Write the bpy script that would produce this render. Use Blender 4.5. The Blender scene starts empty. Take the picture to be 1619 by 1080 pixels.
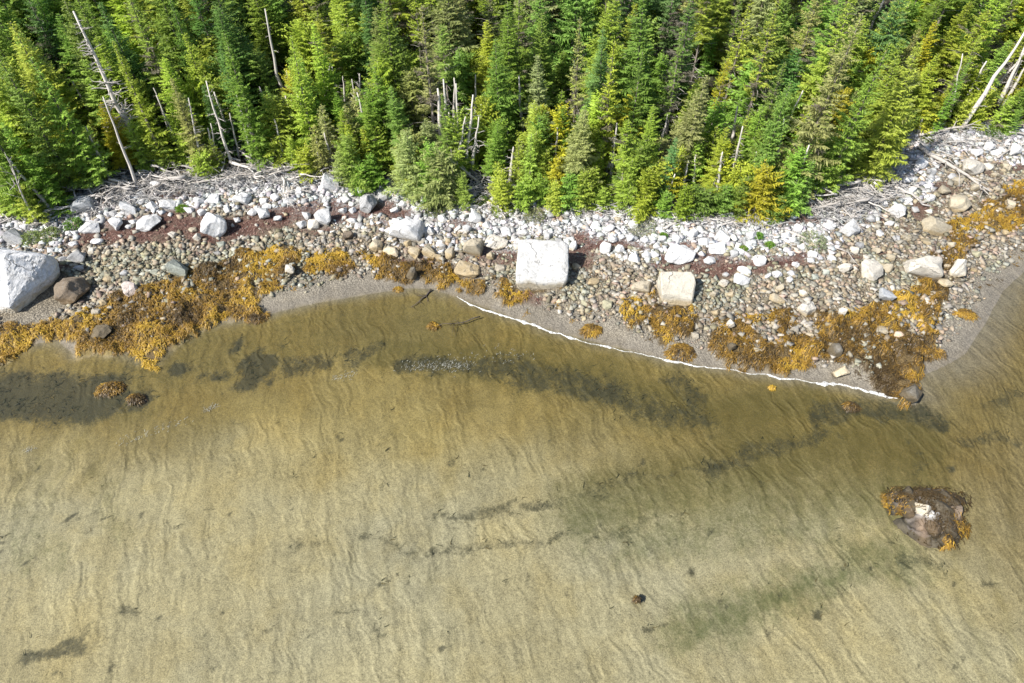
import bpy, bmesh, math
import numpy as np
from mathutils import Vector, Matrix, Euler
R = math.radians
sc = bpy.context.scene
col = sc.collection
rng = np.random.RandomState(7)

# ------------------------------------------------------------------ camera, sky, sun, exposure
CAM_H, OFF = 30.0, R(42.0)            # drone height, angle of the view axis from straight down
FPX, PW, PH = 1079.0, 1619.0, 1080.0  # focal length in photo pixels
cam_d = bpy.data.cameras.new('camera'); cam = bpy.data.objects.new('camera', cam_d); col.objects.link(cam)
cam.location = (0, 0, CAM_H); cam.rotation_euler = (OFF, 0, 0)
cam_d.sensor_width = 36; cam_d.lens = 36 * FPX / PW; cam_d.clip_end = 3000; cam_d.clip_start = .5
sc.camera = cam
SUN_EL, SUN_AZ = R(46), R(33)         # light travels towards +x, turned SUN_AZ towards +y
wd = bpy.data.worlds.new('World'); sc.world = wd; wd.use_nodes = True
wn = wd.node_tree.nodes; wn.clear()
sky = wn.new('ShaderNodeTexSky'); sky.sky_type = 'NISHITA'; sky.sun_disc = False
sky.sun_elevation = SUN_EL
sky.sun_rotation = math.atan2(-math.cos(SUN_AZ), -math.sin(SUN_AZ))
bg = wn.new('ShaderNodeBackground'); bg.inputs['Strength'].default_value = .10
wo = wn.new('ShaderNodeOutputWorld')
wd.node_tree.links.new(sky.outputs[0], bg.inputs[0]); wd.node_tree.links.new(bg.outputs[0], wo.inputs[0])
sd = bpy.data.lights.new('sun', 'SUN'); sun = bpy.data.objects.new('sun', sd); col.objects.link(sun)
sd.energy = 5.0; sd.angle = R(.55); sd.color = (1, .955, .88)
ldir = Vector((math.cos(SUN_AZ) * math.cos(SUN_EL), math.sin(SUN_AZ) * math.cos(SUN_EL), -math.sin(SUN_EL)))
sun.rotation_euler = ldir.to_track_quat('-Z', 'Y').to_euler(); sun.location = (-40, -20, 60)
vs = sc.view_settings; vs.view_transform = 'Standard'; vs.look = 'None'; vs.gamma = 1; vs.use_curve_mapping = False
vs.exposure = .8
sc.cycles.max_bounces = 6; sc.cycles.transparent_max_bounces = 12
sc.cycles.caustics_reflective = False; sc.cycles.caustics_refractive = False
sc.cycles.use_denoising = True

# ------------------------------------------------------------------ pixel of the photo -> place on the ground
CO, SO = math.cos(OFF), math.sin(OFF)
def ray(u, v):
    a, b = (u - PW / 2) / FPX, -(v - PH / 2) / FPX
    return np.array([a, b * CO + SO, b * SO - CO])
def flat(u, v, z=0.):
    d = ray(u, v); t = (z - CAM_H) / d[2]
    return d[0] * t, d[1] * t
def project(x, y, z):
    dx, dy, dz = x, y, z - CAM_H
    cx = dx; cy = dy * CO + dz * SO; cz = -(dy * SO - dz * CO)
    return PW / 2 + FPX * cx / -cz, PH / 2 - FPX * cy / -cz
def flats(pts, z=0.): return np.array([flat(u, v, z) for u, v in pts])

# ------------------------------------------------------------------ value noise in numpy
def _h(ix, iy, s):
    n = (ix * 374761393 + iy * 668265263 + s * 1442695041) & 0x7fffffff
    n = ((n ^ (n >> 13)) * 1274126177) & 0x7fffffff
    return ((n ^ (n >> 16)) & 0xffff) / 65535.
def vnoise(x, y, s=0):
    x = np.asarray(x, float); y = np.asarray(y, float)
    ix = np.floor(x).astype(np.int64); iy = np.floor(y).astype(np.int64)
    fx = x - ix; fy = y - iy; fx = fx * fx * (3 - 2 * fx); fy = fy * fy * (3 - 2 * fy)
    return (_h(ix, iy, s) * (1 - fx) + _h(ix + 1, iy, s) * fx) * (1 - fy) + (_h(ix, iy + 1, s) * (1 - fx) + _h(ix + 1, iy + 1, s) * fx) * fy
def fbm(x, y, s=0, o=4):
    t = 0; a = .5
    for k in range(o): t = t + a * vnoise(x, y, s + k * 17); x = x * 2.03; y = y * 2.03; a *= .5
    return t / (1 - .5 ** o)
def sstep(a, b, x):
    t = np.clip((x - a) / (b - a), 0, 1); return t * t * (3 - 2 * t)

# ------------------------------------------------------------------ shoreline and treeline
WATER = [(-250, 640), (-60, 600), (0, 572), (30, 548), (90, 537), (118, 560), (150, 552), (195, 556), (245, 572), (272, 545), (330, 513), (420, 497), (500, 479),
         (600, 462), (650, 455), (690, 458), (730, 473), (800, 497), (880, 524), (960, 545), (1050, 567), (1140, 583), (1240, 597),
         (1330, 609), (1415, 629), (1445, 642), (1458, 622), (1450, 596), (1490, 580), (1525, 560), (1555, 515), (1585, 460), (1640, 410), (1800, 330)]
TREE = [(-300, 345), (0, 338), (60, 345), (110, 318), (200, 288), (320, 280), (430, 272), (520, 278), (560, 292), (620, 290), (680, 318), (740, 312),
        (790, 325), (850, 325), (900, 328), (960, 330), (1020, 340), (1080, 345), (1160, 345), (1230, 345), (1290, 322), (1330, 296),
        (1390, 262), (1425, 214), (1470, 208), (1520, 200), (1570, 205), (1619, 185), (1900, 130)]
WG = flats(WATER, 0.); TG = flats(TREE, 1.5)
WG = np.vstack([[-700, WG[0, 1] - 30], WG, [700, WG[-1, 1] + 260]]); TG = np.vstack([[-700, TG[0, 1]], TG, [700, TG[-1, 1] + 250]])
def sdist(P, L):
    d = np.full(len(P), 1e18); x, y = P[:, 0], P[:, 1]
    for a, b in zip(L[:-1], L[1:]):
        ab = b - a; t = np.clip(((x - a[0]) * ab[0] + (y - a[1]) * ab[1]) / (ab @ ab), 0, 1)
        d = np.minimum(d, (x - a[0] - t * ab[0]) ** 2 + (y - a[1] - t * ab[1]) ** 2)
    poly = np.vstack([L, [L[-1, 0], 3000], [L[0, 0], 3000]])
    return np.sqrt(d) * np.where(inpoly(P, poly), 1, -1)
def inpoly(P, poly):
    x, y = P[:, 0], P[:, 1]; c = np.zeros(len(P), bool)
    for a, b in zip(poly, np.roll(poly, -1, 0)):
        if a[1] == b[1]: continue
        k = ((a[1] > y) != (b[1] > y)) & (x < (b[0] - a[0]) * (y - a[1]) / (b[1] - a[1]) + a[0])
        c ^= k
    return c
def axis(lo, hi, st, far_lo, far_hi):
    a = list(np.arange(lo, hi + 1e-6, st)); s = st
    while a[-1] < far_hi: s *= 1.35; a.append(a[-1] + s)
    s = st
    while a[0] > far_lo: s *= 1.35; a.insert(0, a[0] - s)
    return np.array(a)
XS = axis(-47, 47, .25, -700, 700); YS = axis(6, 84, .25, -500, 900)
GX, GY = np.meshgrid(XS, YS); GP = np.stack([GX.ravel(), GY.ravel()], 1)
DW = sdist(GP, WG); DT = sdist(GP, TG)
gx, gy = GP[:, 0], GP[:, 1]

# rockweed beds, outlined on the beach
WEED = {
 'left': [(-30, 510), (0, 505), (40, 502), (100, 500), (150, 482), (180, 462), (250, 450), (300, 430), (380, 405), (430, 398), (520, 402), (560, 410), (545, 428), (455, 437),
          (422, 460), (412, 500), (380, 490), (330, 508), (290, 528), (270, 545), (250, 573), (215, 562), (190, 550), (150, 547), (115, 562), (100, 537), (60, 532), (20, 552), (-30, 585)],
 'middle': [(565, 393), (640, 412), (720, 415), (760, 430), (812, 440), (822, 455), (880, 452), (820, 476), (775, 470), (700, 447), (640, 440), (600, 430), (570, 415)],
 'below_block': [(975, 475), (1040, 470), (1100, 488), (1112, 526), (1050, 527), (1000, 517), (985, 500)],
 'spit': [(1130, 500), (1200, 503), (1250, 492), (1330, 502), (1400, 472), (1450, 445), (1508, 440), (1500, 475), (1480, 520), (1500, 560), (1455, 572), (1450, 600), (1447, 640), (1415, 622), (1385, 600), (1350, 572),
          (1300, 570), (1240, 580), (1170, 577), (1138, 560), (1128, 530)],
 'right': [(1478, 362), (1520, 345), (1560, 325), (1590, 300), (1640, 290), (1640, 350), (1600, 362), (1560, 372), (1522, 392), (1512, 440), (1478, 420), (1500, 390)],
}
WEEDG = {k: flats(v, .45) for k, v in WEED.items()}
wp = GP + np.stack([fbm(gx * .9, gy * .9, 3) - .5, fbm(gx * .9, gy * .9, 9) - .5], 1) * 1.6
weed = np.zeros(len(GP))
for k, g in WEEDG.items(): weed = np.maximum(weed, inpoly(wp, g) * 1.)

WTH = .37
weed *= sstep(WTH - .05, WTH + .03, fbm(gx * .8, gy * .8, 33) + .16 * (inpoly(wp, WEEDG['left'])))
# height of the ground
n1 = fbm(gx * .35, gy * .35, 1); n2 = fbm(gx * 1.3, gy * 1.3, 5)
land = np.clip(DW, 0, None); sea = np.clip(-DW, 0, None)
GZ = .11 * np.minimum(land, 11) + .02 * np.clip(land - 11, 0, 60)
GZ = GZ - .045 * np.minimum(sea, 6) - .008 * np.clip(sea - 6, 0, 40)
GZ += sstep(-1, 3, DT) * .6 + np.clip(DT, 0, 120) * .075
near = sstep(0, 1.5, land)
GZ += (n2 - .5) * .22 * near + (n1 - .5) * .3 * near
GZ += weed * inpoly(GP, WEEDG['spit']) * sstep(.45, .72, fbm(gx * 1.7, gy * 1.7, 35)) * .35
GZ += weed * (sstep(.40, .70, fbm(gx * 1.15, gy * 1.15, 31)) * .32)
seam = sstep(.8, 5, sea)
rx = gx + 1.4 * fbm(gx * .12, gy * .16, 12) * 2 - .22 * gy
ph_ = np.mod(rx / 1.5 + .35 * fbm(gx * .8, gy * .5, 43), 1); ripple = np.where(ph_ < .72, ph_ / .36 - 1, 1 - (ph_ - .72) / .14) * sstep(.35, .65, fbm(gx * .13, gy * .1, 41))
GZ += seam * (ripple * .030 + (fbm(gx * .5, gy * .3, 22) - .5) * .10)
ZG = GZ.reshape(GX.shape)
def zat(x, y):
    x = np.atleast_1d(np.asarray(x, float)); y = np.atleast_1d(np.asarray(y, float))
    i = np.clip(np.searchsorted(XS, x) - 1, 0, len(XS) - 2); j = np.clip(np.searchsorted(YS, y) - 1, 0, len(YS) - 2)
    fx = (x - XS[i]) / (XS[i + 1] - XS[i]); fy = (y - YS[j]) / (YS[j + 1] - YS[j])
    return (ZG[j, i] * (1 - fx) + ZG[j, i + 1] * fx) * (1 - fy) + (ZG[j + 1, i] * (1 - fx) + ZG[j + 1, i + 1] * fx) * fy
def z1(x, y): return float(zat(x, y)[0])
def gridval(A, x, y):
    i = np.clip(np.searchsorted(XS, x) - 1, 0, len(XS) - 2); j = np.clip(np.searchsorted(YS, y) - 1, 0, len(YS) - 2)
    return A.reshape(GX.shape)[j, i]
def spot(u, v):                       # where the line of sight meets the ground
    z = 0.
    for _ in range(6): x, y = flat(u, v, z); z = .25 * z + .75 * z1(x, y)
    return np.array([x, y, z1(x, y)])
def spots(pts): return np.array([spot(u, v) for u, v in pts])

# ------------------------------------------------------------------ node helpers
class NT:
    def __init__(s, name):
        s.m = bpy.data.materials.new(name); s.m.use_nodes = True; s.t = s.m.node_tree; s.t.nodes.clear()
        s.out = s.t.nodes.new('ShaderNodeOutputMaterial')
    def n(s, typ, ins=None, **kw):
        nd = s.t.nodes.new(typ)
        for k, v in kw.items(): setattr(nd, k, v)
        for k, v in (ins or {}).items():
            sk = nd.inputs[k]
            if hasattr(v, 'is_output'): s.t.links.new(v, sk)
            elif isinstance(v, (tuple, list)) and len(v) == 3 and sk.type == 'RGBA': sk.default_value = (*v, 1)
            else: sk.default_value = v
        return nd
    def math(s, op, a, b=0., c=0., clamp=False): return s.n('ShaderNodeMath', {0: a, 1: b, 2: c}, operation=op, use_clamp=clamp).outputs[0]
    def mix(s, f, a, b, blend='MIX'):
        nd = s.t.nodes.new('ShaderNodeMix'); nd.data_type = 'RGBA'; nd.blend_type = blend; nd.clamp_factor = True
        for i, v in ((0, f), (6, a), (7, b)):
            if hasattr(v, 'is_output'): s.t.links.new(v, nd.inputs[i])
            elif isinstance(v, (tuple, list)): nd.inputs[i].default_value = (*v[:3], 1)
            else: nd.inputs[i].default_value = v if i == 0 else (v, v, v, 1)
        return nd.outputs[2]
    def ramp(s, f, lo, hi): return s.n('ShaderNodeMapRange', {0: f, 1: lo, 2: hi}, interpolation_type='SMOOTHSTEP').outputs[0]
    def noise(s, vec, scale, detail=4, rough=.55): return s.n('ShaderNodeTexNoise', {'Vector': vec, 'Scale': scale, 'Detail': detail, 'Roughness': rough}).outputs[0]
    def attr(s, name, typ='GEOMETRY'): return s.n('ShaderNodeAttribute', attribute_name=name, attribute_type=typ)
    def pos(s): return s.n('ShaderNodeNewGeometry').outputs['Position']
    def bump(s, h, st, dist, normal=None):
        i = {'Height': h, 'Strength': st, 'Distance': dist}
        if normal is not None: i['Normal'] = normal
        return s.n('ShaderNodeBump', i).outputs[0]
    def pbr(s, color, rough=.8, normal=None, spec=.4):
        i = {'Base Color': color, 'Roughness': rough, 'Specular IOR Level': spec}
        if normal is not None: i['Normal'] = normal
        b = s.n('ShaderNodeBsdfPrincipled', i); s.t.links.new(b.outputs[0], s.out.inputs[0]); return s.m

# ground: colour by what lies there (sand, gravel, dried weed, forest floor), algae film as its own attribute
t = NT('ground_material'); P = t.pos()
base = t.attr('Col').outputs['Color']; film = t.attr('Film').outputs['Color']; stone = t.attr('Mix')
sepm = t.n('ShaderNodeSeparateColor', {0: stone.outputs['Color']})
sepf = t.n('ShaderNodeSeparateColor', {0: film})
z = t.n('ShaderNodeSeparateXYZ', {0: P}).outputs[2]
vor = t.n('ShaderNodeTexVoronoi', {'Vector': P, 'Scale': 11.}); vor2 = t.n('ShaderNodeTexVoronoi', {'Vector': P, 'Scale': 24.})
vg = t.n('ShaderNodeSeparateColor', {0: vor.outputs['Color']}).outputs[0]; vg2 = t.n('ShaderNodeSeparateColor', {0: vor2.outputs['Color']}).outputs[1]
peb = t.math('MULTIPLY_ADD', vg, .55, t.math('MULTIPLY_ADD', vg2, .5, .48))
gap = t.ramp(vor.outputs['Distance'], .75, .3)
peb = t.math('MULTIPLY', peb, t.math('MULTIPLY_ADD', gap, .55, .5))
c_g = t.mix(1., base, peb, 'MULTIPLY')
nz = t.noise(P, 7, 6, .7); nz2 = t.noise(P, 1.2, 5, .6); nz3 = t.noise(P, 30, 3, .6)
nz4 = t.noise(P, 3., 5, .7); nz5 = t.noise(P, 14, 3, .7)
r_ = lambda q, a=.30, b=.70: t.ramp(q, a, b)
sv = t.math('MULTIPLY_ADD', r_(nz), .26, t.math('MULTIPLY_ADD', r_(nz2), .16, t.math('MULTIPLY_ADD', r_(nz5), .34, t.math('MULTIPLY_ADD', r_(nz4), .20, t.math('MULTIPLY_ADD', r_(nz3), .52, .27)))))
c_s = t.mix(1., base, sv, 'MULTIPLY')
mott = t.ramp(t.noise(P, .45, 4, .6), .42, .68)
c_s = t.mix(t.math('MULTIPLY', mott, .3), c_s, t.mix(1., c_s, (.98, .86, .55), 'MULTIPLY'))
c = t.mix(sepm.outputs[0], c_s, c_g)
brk = t.math('MULTIPLY_ADD', t.noise(P, 2.0, 7, .75), 1.5, t.math('MULTIPLY_ADD', t.noise(P, 11, 3, .7), .8, -1.18))
f1 = t.ramp(t.math('ADD', sepf.outputs[0], t.math('MULTIPLY', brk, t.ramp(sepf.outputs[0], 0., .3))), .22, .85)
f2 = t.ramp(t.math('ADD', sepf.outputs[1], t.math('MULTIPLY', brk, t.math('MULTIPLY', t.ramp(sepf.outputs[1], 0., .3), .8))), .05, .95)
c = t.mix(t.math('MULTIPLY', f2, .82), c, t.mix(t.ramp(t.n('ShaderNodeSeparateXYZ', {0: P}).outputs[1], 20., 13.), (.100, .085, .024), (.085, .105, .036)))
c = t.mix(t.math('MULTIPLY', f1, .80), c, (.040, .042, .028))
spk = t.ramp(t.noise(P, 5, 2, .5), .70, .78)
c = t.mix(t.math('MULTIPLY', t.math('MULTIPLY', spk, t.math('SUBTRACT', 1., sepm.outputs[0])), .55), c, (.05, .055, .025))
wet = t.ramp(t.math('MULTIPLY_ADD', t.noise(P, 1.5), .12, z), .22, .05)
c = t.mix(t.math('MULTIPLY', wet, .38), c, t.mix(1., c, (.38, .36, .36), 'MULTIPLY'))
rs = t.math('MULTIPLY_ADD', wet, -.35, .9)
def warp(vec, sc_, am):
    nc_ = t.n('ShaderNodeTexNoise', {'Vector': vec, 'Scale': sc_, 'Detail': 2., 'Roughness': .5}).outputs['Color']
    d_ = t.n('ShaderNodeVectorMath', {0: nc_, 1: (.5, .5, .5)}, operation='SUBTRACT').outputs[0]
    d_ = t.n('ShaderNodeVectorMath', {0: d_, 'Scale': am}, operation='SCALE').outputs[0]
    return t.n('ShaderNodeVectorMath', {0: vec, 1: d_}, operation='ADD').outputs[0]
wv2 = t.n('ShaderNodeMapping', {'Vector': warp(warp(P, .30, 2.4), 1.0, .5), 'Rotation': (0, 0, R(-14))}).outputs[0]
rip = t.n('ShaderNodeTexWave', {'Vector': wv2, 'Scale': .34, 'Distortion': 0.}, wave_type='BANDS', bands_direction='X').outputs[1]
wv3 = t.n('ShaderNodeMapping', {'Vector': warp(warp(P, .6, 1.6), 2.2, .3), 'Rotation': (0, 0, R(-24))}).outputs[0]
rip2 = t.n('ShaderNodeTexWave', {'Vector': wv3, 'Scale': .85, 'Distortion': 0.}, wave_type='BANDS', bands_direction='X').outputs[1]
ripm = t.math('MULTIPLY', t.math('SUBTRACT', 1., sepm.outputs[0]), t.ramp(t.noise(P, .25, 3), .25, .6))
wvec = t.n('ShaderNodeMapping', {'Vector': P, 'Rotation': (0, 0, R(28)), 'Scale': (1, .5, 1)}).outputs[0]
fine = t.n('ShaderNodeTexWave', {'Vector': warp(wvec, 1.5, .9), 'Scale': 1.0, 'Distortion': 2., 'Detail': 1., 'Detail Scale': 1.4, 'Detail Roughness': .6}, wave_type='BANDS', bands_direction='X').outputs[1]
hs = t.math('MULTIPLY_ADD', fine, sepf.outputs[2], t.math('MULTIPLY_ADD', nz, .45, t.math('MULTIPLY', nz3, .3)))
hs = t.math('MULTIPLY_ADD', nz5, .25, hs)
hs = t.math('MULTIPLY_ADD', t.math('MULTIPLY_ADD', t.math('POWER', rip, 2.2), .74, t.math('MULTIPLY', rip2, .24)), ripm, hs)
b1 = t.bump(hs, .8, .06)
hg = t.math('MULTIPLY', t.math('MULTIPLY_ADD', vor.outputs['Distance'], -1., 1.), sepm.outputs[0])
b2 = t.bump(hg, .8, .06, b1)
M_ground = t.pbr(c, rs, b2, .3)

# water: clear, a little green, wind ripples
t = NT('water_material'); P = t.pos()
wv = t.n('ShaderNodeMapping', {'Vector': P, 'Rotation': (0, 0, R(-25)), 'Scale': (1.6, .55, 1)}).outputs[0]
h = t.math('ADD', t.noise(wv, 2.6, 4, .55), t.math('MULTIPLY', t.noise(wv, .5, 2, .5), 1.5))
nb = t.bump(h, .16, .05)
fr = t.n('ShaderNodeFresnel', {'IOR': 1.33, 'Normal': nb}).outputs[0]
tr = t.n('ShaderNodeBsdfTransparent', {'Color': (.96, .965, .90)}).outputs[0]
gl = t.n('ShaderNodeBsdfGlossy', {'Roughness': .12, 'Normal': nb}).outputs[0]
mx = t.n('ShaderNodeMixShader', {0: fr, 1: tr, 2: gl}); t.t.links.new(mx.outputs[0], t.out.inputs[0]); M_water = t.m

def stone_mat(name, stain=True, scale=1., rough=.85):
    t = NT(name); P = t.pos(); oc = t.n('ShaderNodeObjectInfo'); tc = t.n('ShaderNodeTexCoord').outputs['Object']
    lp = t.n('ShaderNodeVectorMath', {0: P, 1: oc.outputs['Location']}, operation='ADD').outputs[0]
    na = t.noise(lp, 1.1, 6, .65); nb_ = t.noise(lp, 6, 5, .7); nc = t.noise(lp, 24, 3, .7)
    k = t.math('MULTIPLY_ADD', t.ramp(na, .3, .7), .30, t.math('MULTIPLY_ADD', t.ramp(nb_, .3, .7), .25, t.math('MULTIPLY_ADD', t.ramp(nc, .3, .7), .25, .58)))
    c = t.mix(1., oc.outputs['Color'], k, 'MULTIPLY')
    lich = t.ramp(t.math('MULTIPLY_ADD', nb_, .5, t.math('MULTIPLY', na, .6)), .60, .72)
    c = t.mix(t.math('MULTIPLY', lich, .6), c, (.16, .16, .155))
    c = t.mix(t.math('MULTIPLY', t.ramp(t.noise(lp, 2.6, 6, .75), .55, .66), .45), c, (.24, .235, .225))
    if stain:
        z = t.n('ShaderNodeSeparateXYZ', {0: P}).outputs[2]
        zz = t.math('MULTIPLY_ADD', t.math('SUBTRACT', na, .5), .9, z)
        c = t.mix(t.math('MULTIPLY', t.ramp(zz, 1.02, .62), .85), c, t.mix(1., c, (.95, .83, .62), 'MULTIPLY'))
        c = t.mix(t.math('MULTIPLY', t.ramp(zz, .34, .02), .9), c, (.035, .028, .016))
    wl = t.n('ShaderNodeVectorMath', {0: lp, 1: t.n('ShaderNodeTexNoise', {'Vector': lp, 'Scale': 1.6, 'Detail': 4.}).outputs['Color']}, operation='ADD').outputs[0]
    seam = t.n('ShaderNodeTexVoronoi', {'Vector': wl, 'Scale': .5}, feature='DISTANCE_TO_EDGE').outputs[0]
    cr = t.math('MULTIPLY', t.ramp(seam, .022, .0), t.ramp(na, .45, .6))
    c = t.mix(t.math('MULTIPLY', cr, .7), c, (.06, .055, .05))
    hh = t.math('MULTIPLY_ADD', nb_, .6, t.math('MULTIPLY_ADD', nc, .35, t.math('MULTIPLY', cr, -.5)))
    return t.pbr(c, rough, t.bump(hh, .9, .10), .3)
M_rock = stone_mat('granite_material')
def attr_mat(name, rough=.85, spec=.3, nscale=20., namp=.5, bstr=.5, transl=0.):
    t = NT(name); P = t.pos(); a = t.attr('Col').outputs['Color']
    nn = t.noise(P, nscale, 4, .6)
    c = t.mix(1., a, t.math('MULTIPLY_ADD', nn, namp * 2, 1 - namp), 'MULTIPLY')
    m = t.pbr(c, rough, t.bump(nn, bstr, .02), spec)
    if transl:
        b = t.out.inputs[0].links[0].from_socket
        ts = t.n('ShaderNodeBsdfTranslucent', {'Color': c}).outputs[0]
        mx = t.n('ShaderNodeMixShader', {0: transl, 1: b, 2: ts}); t.t.links.new(mx.outputs[0], t.out.inputs[0])
    return m
M_peb = attr_mat('pebble_material')
M_weed = attr_mat('rockweed_material', .5, .4, 12, .35, .2, .15)
M_wrack = attr_mat('wrack_material', .95, .1, 25, .4, .2)
M_grass = attr_mat('grass_material', .8, .2, 12, .3, .1, .25)
t = NT('foam_material'); P = t.pos(); nn = t.noise(P, 14, 5, .75)
fm = t.n('ShaderNodeBsdfDiffuse', {'Color': (.62, .62, .60)}).outputs[0]; ft = t.n('ShaderNodeBsdfTransparent').outputs[0]
mx = t.n('ShaderNodeMixShader', {0: t.ramp(nn, .36, .56), 1: ft, 2: fm}); t.t.links.new(mx.outputs[0], t.out.inputs[0]); M_foam = t.m
def wood_mat(name, c0, c1):
    t = NT(name); P = t.pos(); oc = t.n('ShaderNodeObjectInfo').outputs['Color']
    nn = t.noise(t.n('ShaderNodeMapping', {'Vector': P, 'Scale': (1, 1, .35)}).outputs[0], 9, 5, .7)
    c = t.mix(nn, c0, c1); c = t.mix(1., c, oc, 'MULTIPLY')
    return t.pbr(c, .9, t.bump(nn, .6, .03), .2)
M_drift = wood_mat('driftwood_material', (.24, .225, .21), (.56, .535, .51))
M_bark = wood_mat('bark_material', (.09, .07, .055), (.27, .24, .21))
def leaf_mat(name):
    t = NT(name); a = t.attr('Col'); sp = t.n('ShaderNodeSeparateColor', {0: a.outputs['Color']})
    oc = t.n('ShaderNodeObjectInfo').outputs['Color']
    c = t.mix(1., oc, t.math('MULTIPLY_ADD', sp.outputs[0], .8, .5), 'MULTIPLY')
    c = t.mix(t.math('MULTIPLY', sp.outputs[1], .5), c, t.mix(1., c, (1.55, 1.4, .8), 'MULTIPLY'))
    c = t.mix(sp.outputs[2], c, (.17, .145, .12))
    b = t.n('ShaderNodeBsdfPrincipled', {'Base Color': c, 'Roughness': .55, 'Specular IOR Level': .25})
    ts = t.n('ShaderNodeBsdfTranslucent', {'Color': c})
    mx = t.n('ShaderNodeMixShader', {0: .38, 1: b.outputs[0], 2: ts.outputs[0]}); t.t.links.new(mx.outputs[0], t.out.inputs[0])
    return t.m
M_leaf = leaf_mat('needle_material')

# ------------------------------------------------------------------ mesh and object helpers
def mesh(name, V, F, mat, colr=None, smooth=False):
    V = np.asarray(V, np.float32); F = np.asarray(F, np.int32); k = F.shape[1]
    me = bpy.data.meshes.new(name); me.vertices.add(len(V)); me.vertices.foreach_set('co', V.ravel())
    me.loops.add(F.size); me.loops.foreach_set('vertex_index', F.ravel())
    me.polygons.add(len(F)); me.polygons.foreach_set('loop_start', np.arange(0, F.size, k, dtype=np.int32))
    if smooth: me.polygons.foreach_set('use_smooth', np.ones(len(F), bool))
    me.update(calc_edges=True)
    if colr is not None: addcol(me, 'Col', colr)
    me.materials.append(mat); return me
def addcol(me, name, c):
    c = np.asarray(c, np.float32)
    if c.shape[1] == 3: c = np.hstack([c, np.ones((len(c), 1), np.float32)])
    a = me.color_attributes.new(name, 'FLOAT_COLOR', 'POINT'); a.data.foreach_set('color', c.ravel())
def obj(name, me, parent=None, loc=(0, 0, 0), rot=(0, 0, 0), scale=(1, 1, 1), color=None):
    o = bpy.data.objects.new(name, me); col.objects.link(o); o.parent = parent
    o.location = loc; o.rotation_euler = rot; o.scale = scale
    if color is not None: o.color = (*color, 1)
    return o
def tag(o, label=None, cat=None, group=None, kind=None):
    for k, v in (('label', label), ('category', cat), ('group', group), ('kind', kind)):
        if v: o[k] = v
    return o
def tube(pts, rad, n=6, cap=True):
    pts = np.asarray(pts, float); m = len(pts); V = []; F = []
    d = np.gradient(pts, axis=0); d /= np.linalg.norm(d, axis=1)[:, None] + 1e-9
    ref = np.array([0, 0, 1.]) if abs(d[0][2]) < .8 else np.array([1., 0, 0])
    for i in range(m):
        a = np.cross(d[i], ref); a /= np.linalg.norm(a) + 1e-9; b = np.cross(d[i], a)
        for j in range(n):
            an = 2 * math.pi * j / n; V.append(pts[i] + rad[i] * (math.cos(an) * a + math.sin(an) * b))
    for i in range(m - 1):
        for j in range(n):
            p, q = i * n + j, i * n + (j + 1) % n
            F += [(p, q, q + n), (p, q + n, p + n)]
    if cap:
        V.append(pts[0]); V.append(pts[-1]); a, b = m * n, m * n + 1
        for j in range(n): F += [(a, (j + 1) % n, j), (b, (m - 1) * n + j, (m - 1) * n + (j + 1) % n)]
    return np.array(V), np.array(F)
def join(parts):
    Vs, Fs, o = [], [], 0
    for V, F in parts: Vs.append(V); Fs.append(F + o); o += len(V)
    return np.vstack(Vs), np.vstack(Fs)

# ------------------------------------------------------------------ the ground sheet
pale, olive, brown = np.array([.366, .334, .224]), np.array([.295, .240, .102]), np.array([.235, .194, .108])
gu, gv = project(gx, gy, 0 * gx)
insight = (gy > 4) & (gy < 110)
def strokes(lst, wa=.9):
    m = np.zeros(len(GP)); gx = GP[:, 0] + (fbm(GP[:, 0] * .9, GP[:, 1] * .9, 201) - .5) * 2 * wa; gy = GP[:, 1] + (fbm(GP[:, 0] * .9, GP[:, 1] * .9, 207) - .5) * 2 * wa * .8
    for pts, w, s in lst:
        g = spots(pts)[:, :2] if len(pts) > 1 else None
        if g is None: c0 = spot(*pts[0])[:2]; d = np.hypot(gx - c0[0], (gy - c0[1]) * 1.1)
        else:
            d = np.full(len(GP), 1e9)
            for a, b in zip(g[:-1], g[1:]):
                ab = b - a; tt = np.clip(((gx - a[0]) * ab[0] + (gy - a[1]) * ab[1]) / (ab @ ab), 0, 1)
                d = np.minimum(d, np.hypot(gx - a[0] - tt * ab[0], gy - a[1] - tt * ab[1]))
        s = s * (.82 if w < .5 else 1.); m = np.maximum(m, s * (1 - sstep(.2 * w, 1.25 * w + .1, d)))
    return m
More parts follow.
